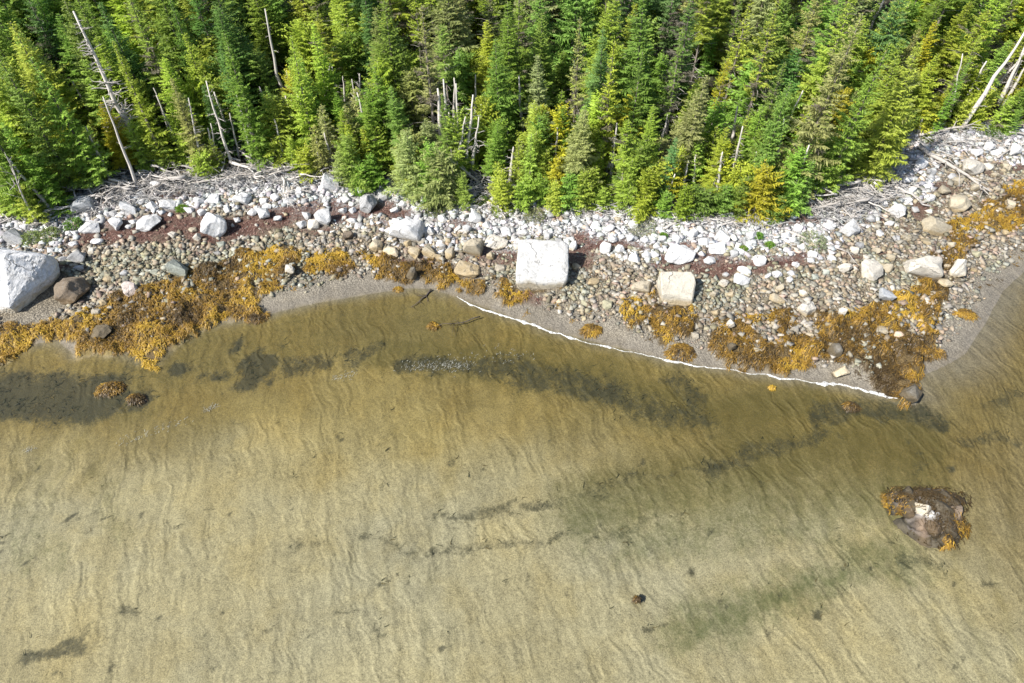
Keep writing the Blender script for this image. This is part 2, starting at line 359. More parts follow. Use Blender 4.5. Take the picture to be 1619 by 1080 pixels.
DARK = [([(-40, 622), (40, 628), (110, 632), (160, 628)], 2.1, 1.15), ([(205, 622), (222, 632)], .8, .8), ([(290, 580)], .9, 1.1), ([(395, 598), (420, 582)], 1.2, 1.35), ([(375, 550)], .8, 1.1), ([(350, 590)], .7, .75),
        ([(320, 600)], .5, .6), ([(425, 550)], .6, .6), ([(465, 578), (520, 575)], .9, .72), ([(555, 560)], .7, .7), ([(560, 580), (600, 548)], .6, .65), ([(215, 560), (190, 590)], .6, .6),
        ([(640, 582), (740, 578), (800, 585)], .9, .75), ([(800, 583), (880, 600), (960, 618), (990, 632)], 1.7, .66), ([(940, 610), (975, 628)], .7, .95),
        ([(1010, 640), (1060, 655), (1110, 665)], 1.2, .62), ([(1060, 600), (1110, 640)], .9, .62), ([(1290, 652), (1360, 646), (1440, 650), (1470, 668)], .9, .72), ([(1445, 648), (1475, 668)], .9, .75),
        ([(1110, 742), (1170, 722), (1240, 705), (1310, 680)], .7, .64), ([(690, 815), (770, 808), (860, 795)], .32, .85), ([(860, 795), (950, 775), (1040, 752), (1100, 740)], .35, .6),
        ([(575, 850), (640, 868), (690, 882), (730, 868), (790, 858), (870, 846), (915, 835)], .30, .72), ([(450, 872), (520, 858)], .32, .55), ([(930, 862), (1000, 838), (1070, 818)], .35, .5),
        ([(1530, 700), (1600, 690)], .5, .6), ([(1560, 640), (1619, 625)], .6, .55),
        ([(60, 1038), (100, 1030), (140, 1018)], .4, 1.1), ([(185, 965), (215, 975)], .45, .9), ([(1450, 700), (1440, 770)], .4, .5), ([(1340, 880)], .5, .4), ([(1420, 890), (1470, 890)], .6, .5),
        ([(1005, 951)], .25, .7), ([(355, 628)], .28, .95), ([(1000, 755)], .3, .8), ([(525, 657)], .25, .7), ([(1590, 1045)], .3, .7), ([(100, 865)], .4, .5), ([(740, 770), (745, 700)], .2, .4),
        ([(1585, 830)], .25, .7), ([(1140, 840)], .3, .5), ([(905, 740)], .2, .4), ([(480, 935)], .3, .4), ([(730, 865)], .3, .4)]
rs2 = np.random.RandomState(5)
for _ in range(150): DARK.append(([(rs2.uniform(0, 1619), rs2.uniform(660, 1075))], rs2.uniform(.10, .30), rs2.uniform(.6, 1.2)))
OLIVE = [([(200, 590), (400, 545), (560, 520), (700, 530), (820, 560)], 3.2, .5), ([(620, 560), (760, 570), (900, 590), (1040, 630), (1120, 650)], 2.2, .75), ([(0, 640), (90, 650), (220, 645)], 1.4, .5),
         ([(930, 800), (1060, 765), (1200, 730), (1330, 700), (1440, 690)], 3.0, .72), ([(1000, 850), (1150, 830), (1300, 800)], 2.2, .5), ([(1080, 1000), (1200, 950), (1330, 905), (1420, 880)], 1.5, .55), ([(1120, 988), (1220, 945), (1330, 905)], .7, .72), ([(1050, 660), (1180, 650)], 2.2, .5),
         ([(60, 700), (80, 900)], .8, .35), ([(130, 700), (190, 850)], .8, .38), ([(20, 720), (40, 900)], .6, .35), ([(1300, 840), (1380, 900), (1440, 900)], 1.5, .45), ([(760, 480), (900, 545), (1100, 600)], 1.2, .4)]
OLIVE += [([(1180, 690), (1300, 720), (1420, 740)], 3.6, .62), ([(1100, 790), (1250, 770), (1400, 780)], 2.8, .6), ([(330, 560), (480, 540), (620, 520)], 2.4, .5), ([(860, 580), (1000, 620), (1150, 650), (1300, 640)], 1.8, .7), ([(760, 540), (880, 565), (1000, 590)], 1.3, .55)]
fd = strokes(DARK); fo = strokes(OLIVE)
k = sstep(15, 23, gy + (fbm(gx * .2, gy * .3, 51) - .5) * 5)
C = pale[None] * (1 - k[:, None]) + olive[None] * k[:, None]
kr = sstep(15, 24, gx + (gy - 20) * .5)[:, None] * .85; C = C * (1 - kr) + brown[None] * kr
shore_k = (1 - sstep(3.5, 9., sea + (fbm(gx * .3, gy * .3, 52) - .5) * 4))[:, None] * .75; C = C * (1 - shore_k) + np.array([.185, .142, .048])[None] * shore_k
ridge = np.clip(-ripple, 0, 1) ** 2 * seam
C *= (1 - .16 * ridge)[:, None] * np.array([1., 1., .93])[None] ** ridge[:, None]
hue = fbm(gx * .16, gy * .22, 57)[:, None] - .5; C *= 1 + hue * np.array([[.16, .05, -.25]]) + (fbm(gx * .3, gy * .35, 58)[:, None] - .5) * .35
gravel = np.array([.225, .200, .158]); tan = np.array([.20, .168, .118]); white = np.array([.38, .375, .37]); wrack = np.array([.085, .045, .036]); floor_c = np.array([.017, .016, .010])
up = sstep(-4.8, -2.6, DT + (n1 - .5) * 3)                      # upper storm beach
gk = sstep(-.9 - 2.2 * sstep(20, 27, gx), .25, DW + (n2 - .5) * .5)[:, None]
B = gravel[None] * (1 - sstep(1.5, 4, land)[:, None]) + tan[None] * sstep(1.5, 4, land)[:, None]
B = B * (1 - up[:, None]) + white[None] * up[:, None]
wr = sstep(.50, .62, fbm(gx * .45, gy * .8, 77)) * np.exp(-((DT + 4.3) / 1.5) ** 2) * 1.3
WRG = [([(140, 372), (215, 368), (300, 352)], 1.5, 1.), ([(310, 372), (395, 355), (450, 340), (560, 338), (620, 340)], 1.2, 1.), ([(590, 335), (630, 330)], .7, .9), ([(905, 395), (930, 385), (990, 395)], .8, 1.), ([(1060, 415), (1110, 425), (1190, 425), (1260, 410)], .8, 1.),
       ([(1080, 400), (1150, 410)], .5, .8), ([(800, 465), (850, 472)], .5, .6), ([(700, 350), (730, 362)], .5, .8), ([(1250, 350), (1290, 345)], .7, .7), ([(240, 300), (290, 310)], .5, .6)]
wr = np.clip(np.maximum(wr * .5, strokes(WRG, 1.3)) * (.35 + 1.1 * fbm(gx * 1.6, gy * 1.6, 78)), 0, 1)
B = B * (1 - wr[:, None]) + wrack[None] * wr[:, None]
wk = (weed * .9)[:, None]; B = B * (1 - wk) + np.array([.10, .065, .02])[None] * wk
C = C * (1 - gk) + B * gk
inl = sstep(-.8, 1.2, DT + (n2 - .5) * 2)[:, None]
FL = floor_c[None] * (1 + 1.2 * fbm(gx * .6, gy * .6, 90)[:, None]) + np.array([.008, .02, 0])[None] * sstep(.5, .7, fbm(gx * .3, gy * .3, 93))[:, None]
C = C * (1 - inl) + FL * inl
nX, nY = len(XS), len(YS); idx = np.arange(nX * nY).reshape(nY, nX)
F = np.stack([idx[:-1, :-1].ravel(), idx[:-1, 1:].ravel(), idx[1:, 1:].ravel(), idx[1:, :-1].ravel()], 1)
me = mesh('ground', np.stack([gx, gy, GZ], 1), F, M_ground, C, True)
under = 1 - sstep(-.3, .3, DW)
finew = sstep(15, 27, gx + (gy - 22) * .3) * .45
addcol(me, 'Film', np.stack([fd * under, fo * under, finew * sstep(.5, 3, sea)], 1))
addcol(me, 'Mix', np.stack([gk[:, 0] * (.45 + .55 * sstep(.1, 2.2, land + (n2 - .5) * 1.5)) * sstep(-.2, .3, DW) * (1 - inl[:, 0]) * (1 - wr * .8), wr, inl[:, 0]], 1))
tag(obj('ground', me), 'sand flat, gravel beach and forest floor in one sheet', None, None, 'structure')
me = mesh('water', [(-700, -500, 0), (700, -500, 0), (700, 300, 0), (-700, 300, 0)], [(0, 1, 2, 3)], M_water)
tag(obj('water', me), 'shallow clear sea water over rippled sand', None, None, 'structure')

# ------------------------------------------------------------------ labels that single things out
LM = []                                  # landmarks: (u, v, phrase)
PENDING = []                             # (object, u, v, look, noun, plural)
ORD = 'first second third fourth fifth sixth seventh eighth ninth tenth eleventh twelfth thirteenth fourteenth fifteenth sixteenth seventeenth eighteenth nineteenth twentieth'.split()
NUM = 'one two three four five six seven eight nine ten eleven twelve thirteen fourteen fifteen sixteen seventeen eighteen nineteen twenty'.split()
def finish_labels():
    by = {}
    for o, u, v, look, noun, plural, lms in PENDING:
        cand = [l for l in LM if l[3] in lms]
        l = min(cand, key=lambda q: (q[0] - u) ** 2 + ((q[1] - v) * 1.3) ** 2)
        du, dv = u - l[0], (v - l[1]) * 1.3
        far_ = math.hypot(du, dv) > 90
        rel = ('right of' if du > 0 else 'left of') if abs(du) > abs(dv) else ('below' if dv > 0 else 'above')
        if far_ and lms == 't': rel = 'well ' + rel
        by.setdefault((look, noun, plural, rel, l[2]), []).append((u, o))
    for (look, noun, plural, rel, ph), lst in by.items():
        lst.sort(key=lambda q: q[0]); n = len(lst)
        for i, (u, o) in enumerate(lst):
            if n == 1: o['label'] = f'{look} {noun} {rel} the {ph}'
            elif n == 2: o['label'] = f'{("left", "right")[i]} one of two {look} {plural} {rel} the {ph}'
            elif n <= 20: o['label'] = f'{ORD[i]} from left of {NUM[n - 1]} {look} {plural} {rel} the {ph}'
            else: o['label'] = f'{look} {noun} {rel} the {ph}'
            w_ = o['label'].split()
            if len(w_) > 16: o['label'] = ' '.join(q for q in w_ if q not in ('the', 'grey', 'well'))

# ------------------------------------------------------------------ rocks
def hull_mesh(name, pts, bev=.05, sub=0, seed=0, amp=.03, mat=M_rock):
    bm = bmesh.new()
    for p in pts: bm.verts.new(p)
    bmesh.ops.convex_hull(bm, input=bm.verts[:])
    for v in [v for v in bm.verts if not v.link_faces]: bm.verts.remove(v)
    bmesh.ops.dissolve_limit(bm, angle_limit=R(7), verts=bm.verts[:], edges=bm.edges[:])
    if bev: bmesh.ops.bevel(bm, geom=bm.edges[:], offset=bev, segments=1, affect='EDGES', clamp_overlap=True)
    bmesh.ops.triangulate(bm, faces=bm.faces[:])
    for _ in range(sub):
        bmesh.ops.subdivide_edges(bm, edges=[e for e in bm.edges if e.calc_length() > .12], cuts=1, use_grid_fill=True)
        bmesh.ops.triangulate(bm, faces=bm.faces[:])
    bm.normal_update()
    if amp:
        co = np.array([v.co for v in bm.verts])
        d = (fbm(co[:, 0] * 2.2 + seed * 3.1 + co[:, 2] * 1.7, co[:, 1] * 2.2 + co[:, 2] * .9, seed) - .5) * 2 * amp
        nr = [v.normal.copy() for v in bm.verts]
        for v, dd, nn in zip(bm.verts, d, nr): v.co += nn * float(dd)
    me = bpy.data.meshes.new(name); bm.to_mesh(me); bm.free(); me.materials.append(mat); return me
def rock_pts(seed, n=18, p=3., flatb=.75):
    r = np.random.RandomState(seed); d = r.normal(size=(n, 3)); d /= np.linalg.norm(d, axis=1)[:, None]
    q = d / (np.abs(d) ** p).sum(1)[:, None] ** (1 / p); q *= r.uniform(.82, 1., (n, 1))
    q[:, 2] = np.maximum(q[:, 2], -flatb); return q
ROCKP = [hull_mesh('rock', rock_pts(100 + i, 16 + i % 4 * 3, (2.4, 3.2, 4.5, 2.8)[i % 4]), .05, 1, i, .07) for i in range(18)]
ROCKBIG = [hull_mesh('boulder', rock_pts(300 + i, 15 + i % 3 * 4, (2.8, 3.6, 5.)[i % 3]), .04, 3, i + 40, .08) for i in range(10)]
TONE = {'white': (.60, .597, .593), 'grey': (.36, .36, .36), 'tan': (.40, .35, .26), 'palecream': (.55, .51, .44), 'green': (.34, .36, .31), 'dark': (.14, .125, .10), 'pink': (.58, .49, .44), 'brown': (.19, .15, .11), 'blue': (.34, .35, .36)}
WORD = {'white': 'white', 'grey': 'grey', 'tan': 'tan', 'palecream': 'cream', 'green': 'greenish grey', 'dark': 'dark weedy', 'pink': 'pinkish', 'brown': 'brown', 'blue': 'blue-grey'}
# centre u, v and size w, h in the photo; tone; own label where the look alone is enough
ROCKS = [
 (25, 372, 34, 28, 'grey', 'low grey boulder half hidden behind the huge wedge boulder at the left edge'),
 (120, 455, 46, 44, 'brown', 'dark brown slab leaning beside the huge wedge boulder'),
 (10, 478, 26, 38, 'white', 'pale split slab leaning on the front of the huge wedge boulder'), (155, 381, 17, 14, 'white'), (147, 395, 14, 12, 'palecream'), (126, 406, 25, 20, 'grey'), (127, 421, 17, 14, 'blue'), (101, 408, 15, 13, 'grey'), (171, 399, 14, 12, 'tan'),
 (182, 353, 30, 23, 'white', 'angular white boulder on maroon dried weed below the twig tangle'), (205, 329, 25, 27, 'white', 'upright white boulder touching the grey twig tangle'), (237, 350, 35, 23, 'white', 'broad flat white boulder resting on maroon dried weed'), (243, 325, 20, 16, 'white'), (266, 322, 25, 17, 'white'), (182, 337, 14, 12, 'grey'),
 (250, 296, 22, 22, 'white', 'white boulder wedged among driftwood twigs at the forest edge'), (135, 324, 32, 27, 'blue', 'blue-grey boulder buried under the driftwood twigs'), (145, 361, 32, 10, 'white'),
 (208, 454, 26, 25, 'pink', 'pinkish white boulder at the top edge of the left rockweed bed'), (172, 440, 14, 11, 'tan'), (282, 423, 33, 32, 'green', 'smooth greenish grey boulder above the left rockweed bed'), (162, 523, 28, 18, 'dark'), (153, 492, 16, 9, 'grey'),
 (274, 370, 14, 13, 'palecream'), (314, 374, 14, 17, 'palecream'), (342, 355, 37, 37, 'white', 'heart-shaped white boulder standing on dark dried weed'), (384, 312, 24, 20, 'white'), (339, 313, 23, 19, 'white'), (417, 337, 21, 23, 'white'),
 (458, 318, 19, 16, 'white'), (522, 287, 28, 31, 'white', 'bright white egg-shaped boulder right below the trees'), (584, 321, 26, 34, 'grey', 'tall grey boulder with dark right side standing upright'), (513, 343, 23, 29, 'white', 'pointed white boulder beside a cream one'), (496, 354, 20, 18, 'palecream', 'cream boulder leaning on a pointed white one'), (486, 339, 12, 17, 'white'),
 (459, 424, 17, 15, 'palecream', 'lone cream stone on rockweed between two weed beds'), (645, 360, 48, 42, 'white', 'big rounded white boulder above the tan blocks'), (595, 388, 20, 21, 'tan'), (618, 398, 27, 15, 'palecream'), (550, 372, 18, 16, 'brown'), (606, 309, 16, 14, 'grey'),
 (547, 314, 19, 13, 'white'), (543, 331, 14, 14, 'white'), (558, 332, 12, 12, 'white'), (905, 388, 16, 20, 'white', 'white stone pressed against the right side of the square boulder'),
 (783, 382, 35, 20, 'palecream', 'long cream slab just left of the square white boulder'), (749, 390, 28, 34, 'tan', 'tan stepped block left of the cream slab'), (751, 344, 21, 24, 'white'), (679, 364, 19, 19, 'white'), (653, 399, 27, 22, 'tan'), (678, 396, 25, 22, 'tan'), (712, 401, 16, 18, 'tan'), (694, 405, 14, 14, 'tan'), (700, 390, 13, 13, 'grey'),
 (741, 425, 40, 27, 'tan', 'cracked tan slab at the rockweed edge below the tan blocks'), (775, 403, 12, 22, 'tan'), (911, 420, 13, 13, 'tan'), (938, 444, 19, 13, 'tan'), (957, 392, 17, 20, 'white'), (738, 361, 14, 20, 'white'), (725, 360, 14, 15, 'white'), (645, 384, 13, 14, 'tan'), (651, 431, 20, 24, 'dark'), (668, 380, 13, 12, 'grey'), (708, 380, 12, 12, 'tan'),
 (1072, 400, 44, 27, 'white', 'wide white boulder with slanting flat top above the cream block'), (1003, 406, 20, 20, 'white'), (979, 393, 15, 17, 'white'), (1069, 376, 16, 17, 'white'), (1113, 381, 19, 15, 'white'), (1140, 373, 24, 24, 'white', 'tallest white boulder close under the yellow-green saplings'),
 (1095, 368, 15, 17, 'white'), (1133, 392, 25, 14, 'white'), (1120, 410, 19, 13, 'white'), (1176, 425, 19, 14, 'white'), (1170, 440, 24, 16, 'white'), (1200, 410, 18, 18, 'white'), (1143, 446, 14, 15, 'palecream'), (1213, 435, 13, 13, 'white'), (1186, 370, 18, 17, 'white'),
 (1227, 472, 24, 14, 'tan'), (1233, 453, 15, 13, 'tan'), (1246, 441, 14, 12, 'white'), (1273, 488, 25, 27, 'palecream', 'cream boulder at the top corner of the spit rockweed'), (1154, 510, 16, 17, 'palecream'), (1127, 465, 13, 14, 'tan'), (1013, 450, 27, 24, 'tan'), (1255, 524, 16, 20, 'grey'), (1279, 528, 14, 13, 'palecream'),
 (1156, 546, 14, 14, 'dark'), (1269, 463, 14, 11, 'palecream'), (1021, 403, 14, 14, 'white'), (1034, 402, 13, 13, 'white'), (1046, 378, 13, 13, 'white'), (1160, 400, 13, 12, 'grey'),
 (1533, 263, 33, 24, 'palecream', 'rounded cream boulder beside the long pale log'), (1455, 418, 50, 42, 'palecream', 'big cream boulder with flat left face above the spit rockweed'), (1510, 424, 25, 34, 'palecream', 'upright cream boulder casting shade onto wet grey gravel'),
 (1371, 422, 40, 36, 'palecream', 'split cream boulder in two pieces amid small stones'), (1415, 334, 25, 25, 'white', 'round white boulder below the driftwood tangle on the right'), (1476, 355, 42, 36, 'tan', 'low tan ledge slab beside the rockweed strip'), (1515, 320, 32, 28, 'tan', 'tan boulder with dark right side near the lower end of the log'),
 (1343, 360, 25, 26, 'white'), (1334, 421, 22, 18, 'palecream'), (1402, 465, 25, 20, 'blue', 'blue-grey stone with a dark right side in the spit rockweed'), (1402, 424, 16, 17, 'tan'), (1327, 586, 25, 14, 'palecream', 'pale oval stone near the foam at the spit'), (1420, 528, 16, 13, 'pink'), (1319, 553, 21, 22, 'dark'),
 (1452, 259, 22, 20, 'white'), (1494, 445, 20, 10, 'tan'), (1432, 285, 16, 13, 'white'), (1330, 494, 11, 13, 'palecream'), (1511, 285, 18, 15, 'tan'), (1514, 219, 24, 11, 'white'), (1542, 240, 19, 15, 'white'), (1560, 231, 18, 16, 'white'), (1574, 240, 17, 13, 'white'), (1600, 237, 19, 22, 'white'), (1490, 300, 18, 16, 'tan'), (1540, 295, 16, 14, 'tan'),
 (1560, 262, 18, 14, 'palecream'), (1590, 262, 16, 14, 'tan'), (1438, 622, 30, 32, 'dark', 'dark weedy boulder at the outer tip of the spit'), (1462, 380, 18, 14, 'tan'), (1440, 300, 14, 12, 'white'), (1395, 320, 16, 13, 'white'), (1375, 345, 14, 12, 'grey'), (1310, 355, 18, 15, 'white'), (1290, 370, 15, 13, 'white'),
 (1350, 395, 14, 12, 'palecream'), (1385, 395, 14, 12, 'tan'), (880, 352, 14, 12, 'white'), (910, 350, 16, 13, 'white'), (940, 355, 18, 14, 'white'), (965, 360, 15, 14, 'white'), (995, 375, 16, 14, 'white'), (870, 340, 13, 11, 'grey'), (770, 355, 15, 13, 'white'), (800, 362, 16, 13, 'white'), (700, 345, 16, 14, 'white'), (718, 335, 14, 12, 'white'),
 (300, 330, 15, 12, 'white'), (320, 335, 14, 12, 'white'), (360, 330, 16, 13, 'white'), (400, 335, 14, 12, 'white'), (435, 310, 16, 13, 'white'), (440, 345, 13, 11, 'white'), (475, 300, 16, 13, 'white'), (570, 300, 16, 13, 'white'), (625, 330, 16, 13, 'white'), (660, 330, 15, 13, 'white'), (480, 318, 13, 11, 'grey'), (225, 318, 14, 12, 'white'),
]
used = []                                # footprints (x, y, r)
def place_rock(u, v, w, h, tone, label, seed, auto=True, sink=.25):
    r = np.random.RandomState(seed)
    b = spot(u, v + h * .28); depth = -(b[1] * -SO + (b[2] - CAM_H) * CO) if False else (b[1] * SO - (b[2] - CAM_H) * CO)
    ppm = FPX / depth
    W = w / ppm; ph = math.atan2(b[1], CAM_H - b[2])
    D = W * r.uniform(.75, 1.0)
    H = max(W * .4, (h / ppm - D * math.cos(ph) * .8) / math.sin(ph) + D * .1); H = min(H, W * 1.15)
    big = w > 22
    me = (ROCKBIG if big else ROCKP)[seed % (10 if big else 18)]
    sx, sy, sz = W / 1.75, D / 1.75, H / 1.45
    o = obj('boulder' if big else 'rock', me, None, (b[0], b[1], b[2] + sz * (.72 - sink)), (r.uniform(-.15, .15), r.uniform(-.15, .15), r.uniform(-.35, .35) + (math.pi if seed % 2 else 0)), (sx, sy, sz), np.clip(np.array(TONE[tone]) * r.uniform(.88, 1.1), 0, .75))
    o['category'] = 'boulder' if big else 'rock'; o['group'] = 'boulders on the beach' if big else 'stones on the beach'
    if label: o['label'] = label
    else: PENDING.append((o, u, v, WORD[tone], 'boulder' if big else 'stone', 'boulders' if big else 'stones', 'r'))
    used.append((b[0], b[1], W * .5))
    return o
for i, rk in enumerate(ROCKS): place_rock(*rk[:5], rk[5] if len(rk) > 5 else None, 1000 + i * 7)
# the two biggest, shaped one by one
q = spot(55, 468)
P0 = [(-3.3, .9, 2.9), (-2.0, 1.0, 3.5), (.2, .5, 3.1), (2.0, 1.5, 2.3), (2.25, 1.3, 1.2), (1.2, .8, -.5), (.15, -1.3, -.5), (.3, -1.55, .75), (-1.8, -1.5, .7), (-2.0, -1.6, -.5), (-3.4, -.4, 1.4), (-3.4, 0, -.5), (-3.2, 2.4, -.5), (1.4, 2.2, -.5), (1.9, 2.2, 1.6), (-2.6, 2.2, 2.6)]
o = obj('boulder', hull_mesh('wedge_boulder', P0, .04, 4, 3, .17), None, (q[0] - .75, q[1], q[2] - .1), (0, 0, 0), (.92, .95, .95), (.66, .655, .65))
tag(o, 'huge wedge-shaped white boulder with shaded right face cut by the left edge', 'boulder', 'boulders on the beach')
q = spot(857, 440)
P1 = [(-1.45, 1.0, 2.35), (1.25, 1.0, 2.3), (1.6, .9, 2.0), (-1.6, .8, 2.0), (-1.68, -.75, .85), (1.45, -.85, .8), (1.66, -.55, .95), (-1.6, -.95, .5), (1.4, -1.0, .45), (-1.5, -.8, -.4), (1.4, -.8, -.4), (1.6, 1.3, -.4), (-1.6, 1.4, -.4), (1.55, 1.5, 1.6), (-1.5, 1.5, 1.7), (0, 0.1, 1.72), (1.65, .2, .4), (-1.7, .2, .4)]
o = obj('boulder', hull_mesh('square_boulder', P1, .07, 4, 9, .09), None, tuple(q), (0, 0, R(-3)), (1, 1, 1), (.50, .495, .48))
tag(o, 'huge square white boulder with tan lower edge at the middle of the beach', 'boulder', 'boulders on the beach')
q = spot(1069, 468)
P2 = [(-1.05, .75, 1.45), (.85, .65, 1.4), (1.05, .2, 1.2), (-1.12, -.1, 1.05), (-1.1, -.5, .7), (.75, -.8, .45), (.8, -.85, -.3), (-1., -.6, -.3), (1.08, .8, -.3), (-1.1, 1., -.3), (1.05, -.2, .5), (1., .9, .9), (-1., 1., .9)]
o = obj('boulder', hull_mesh('cream_block', P2, .06, 3, 13, .05), None, tuple(q), (0, 0, R(4)), (1, 1, 1), (.50, .46, .38))
tag(o, 'large cream block with flat face above the middle rockweed bed', 'boulder', 'boulders on the beach')
used += [(spot(55, 468)[0], spot(55, 468)[1], 2.6), (spot(857, 440)[0], spot(857, 440)[1], 1.6), (q[0], q[1], 1.1)]
for u, v, ph in [(50, 440, 'huge wedge boulder'), (857, 415, 'huge square white boulder'), (1069, 458, 'large cream block'), (645, 360, 'big rounded white boulder'), (342, 355, 'heart-shaped white boulder'), (282, 423, 'greenish grey boulder'), (208, 454, 'pinkish boulder in rockweed'),
                 (237, 350, 'flat white boulder on maroon weed'), (522, 287, 'white egg-shaped boulder'), (584, 321, 'tall grey boulder'), (741, 425, 'cracked tan slab'), (1072, 400, 'wide slant-topped white boulder'), (1273, 488, 'cream boulder at the rockweed corner'), (1371, 422, 'split cream boulder'),
                 (1455, 418, 'big cream boulder on the spit'), (1415, 334, 'round white boulder under driftwood'), (1533, 263, 'cream boulder by the log'), (1515, 320, 'tan boulder by the log end'), (1438, 622, 'dark spit tip'), (1327, 586, 'pale oval stone by the foam'), (1140, 373, 'tallest white boulder by saplings')]:
    LM.append((u, v, ph, 'r'))
# more stones, picked where the beach shows them
cand = rng.uniform(0, 1, (5000, 2)); nmed = 0
for a, b in cand:
    if nmed >= 135: break
    u = 5 + a * 1609; v = 270 + b * 320; s = spot(u, v)
    dw, dt = gridval(DW, s[0], s[1]), gridval(DT, s[0], s[1])
    if dw < 1.8 or dt > -.6: continue
    if dt < -5.5 and rng.uniform() > .45: continue
    if gridval(weed, s[0], s[1]) > .5 and rng.uniform() > .25: continue
    rad = rng.uniform(.2, .34)
    if any((s[0] - x) ** 2 + (s[1] - y) ** 2 < (rr + rad) ** 2 for x, y, rr in used): continue
    tone = ('white' if rng.uniform() < .75 else 'grey') if dt > -5 else ('tan', 'palecream', 'green', 'tan', 'grey')[rng.randint(5)]
    w = rad * 2 * 24.
    place_rock(u, v, w, w * rng.uniform(.7, 1.), tone, None, 5000 + nmed * 3, sink=.3); nmed += 1

# ------------------------------------------------------------------ cobbles too many to count
ico = bmesh.new(); bmesh.ops.create_cube(ico, size=1.55); bmesh.ops.triangulate(ico, faces=ico.faces[:]); ico.verts.ensure_lookup_table()
IV = np.array([v.co for v in ico.verts]); IF = np.array([[v.index for v in f.verts] for f in ico.faces]); ico.free()
def cobbles(name, n, fun, seed, label):
    r = np.random.RandomState(seed); P = fun(r, n); n = len(P[0]); x, y, s, c = P
    zz = zat(x, y); V = np.tile(IV, (n, 1, 1)) * r.uniform(.55, 1.15, (n, 8, 1)) + r.uniform(-.25, .25, (n, 8, 3))
    sc3 = np.stack([r.uniform(.75, 1.3, n), r.uniform(.65, 1., n), r.uniform(.4, .75, n)], 1)
    V = V * sc3[:, None] * s[:, None, None]
    an = r.uniform(0, 6.28, n); ca, sa = np.cos(an)[:, None], np.sin(an)[:, None]; ti = r.uniform(-.5, .5, n)[:, None]
    X, Y, Z = V[..., 0], V[..., 1], V[..., 2]
    Z, X = Z + X * ti, X - Z * ti
    V = np.stack([X * ca - Y * sa + x[:, None], X * sa + Y * ca + y[:, None], Z + (zz + s * .22)[:, None]], 2).reshape(-1, 3)
    F = (IF[None] + (np.arange(n) * 8)[:, None, None]).reshape(-1, 3)
    o = obj(name, mesh(name, V, F, M_peb, np.repeat(c, 8, 0)))
    tag(o, label, None, None, 'stuff'); return o
def keep_free(x, y):
    ok = np.ones(len(x), bool)
    for a, b, r_ in used: ok &= (x - a) ** 2 + (y - b) ** 2 > (r_ * .85) ** 2
    return ok
def beachpts(r, n, wfun):
    x = r.uniform(-46, 46, n * 12); y = r.uniform(20, 62, n * 12)
    P = np.stack([x, y], 1); u, v = project(x, y, 1.)
    k = (u > -60) & (u < 1680); x, y = x[k], y[k]; P = P[k]
    dw, dt = gridval(DW, x, y), gridval(DT, x, y); w = wfun(x, y, dw, dt)
    k = (r.uniform(size=len(x)) < w) & keep_free(x, y)
    return x[k][:n], y[k][:n], dw[k][:n], dt[k][:n]
def up_c(r, n):
    x, y, dw, dt = beachpts(r, n, lambda x, y, dw, dt: ((dw > 1.5) & (dt > -5 + 2 * fbm(x * .4, y * .4, 8)) & (dt < .6)) * np.where(gridval(wr, x, y) > .35, .05, 1.) * (1 - .9 * gridval(weed, x, y)) * (.3 + fbm(x * .6, y * .6, 14)))
    n = len(x); s = .06 + .24 * r.uniform(size=n) ** 3.
    g = r.uniform(.26, .64, n)[:, None]; c = g * np.array([[1, .985, .97]]) * r.uniform(.94, 1.05, (n, 3))
    k = r.uniform(size=n) < .12; c[k] *= np.array([.86, .92, .95]); k = r.uniform(size=n) < .08; c[k] *= np.array([.95, .78, .62])
    return x, y, s, c
def mid_c(r, n):
    x, y, dw, dt = beachpts(r, n, lambda x, y, dw, dt: ((dw > .8) & (dt < -2.5)) * np.where(gridval(wr, x, y) > .35, .05, 1.) * (1 - .86 * gridval(weed, x, y)) * sstep(.6, 3., dw + 2.2 * (fbm(x * .5, y * .5, 18) - .5)))
    n = len(x); s = .045 + .19 * r.uniform(size=n) ** 3.
    g = r.uniform(.13, .34, n)[:, None]; c = g * np.array([[1.05, .86, .62]]) * r.uniform(.93, 1.07, (n, 3))
    k = r.uniform(size=n) < .35; c[k] = g[k] * np.array([1.0, .93, .77]); k = r.uniform(size=n) < .12; c[k] = g[k] * np.array([1.3, 1.2, 1.05])
    green = sstep(.5, .62, fbm(x * .25, y * .25, 61)); c = c * (1 - green[:, None] * np.array([.08, .0, .05]))
    return x, y, s, c
cobbles('cobbles', 13000, up_c, 21, 'white and grey storm-beach cobbles along the forest edge')
cobbles('shingle', 24000, mid_c, 22, 'tan and greenish shingle between the white stones and the rockweed')

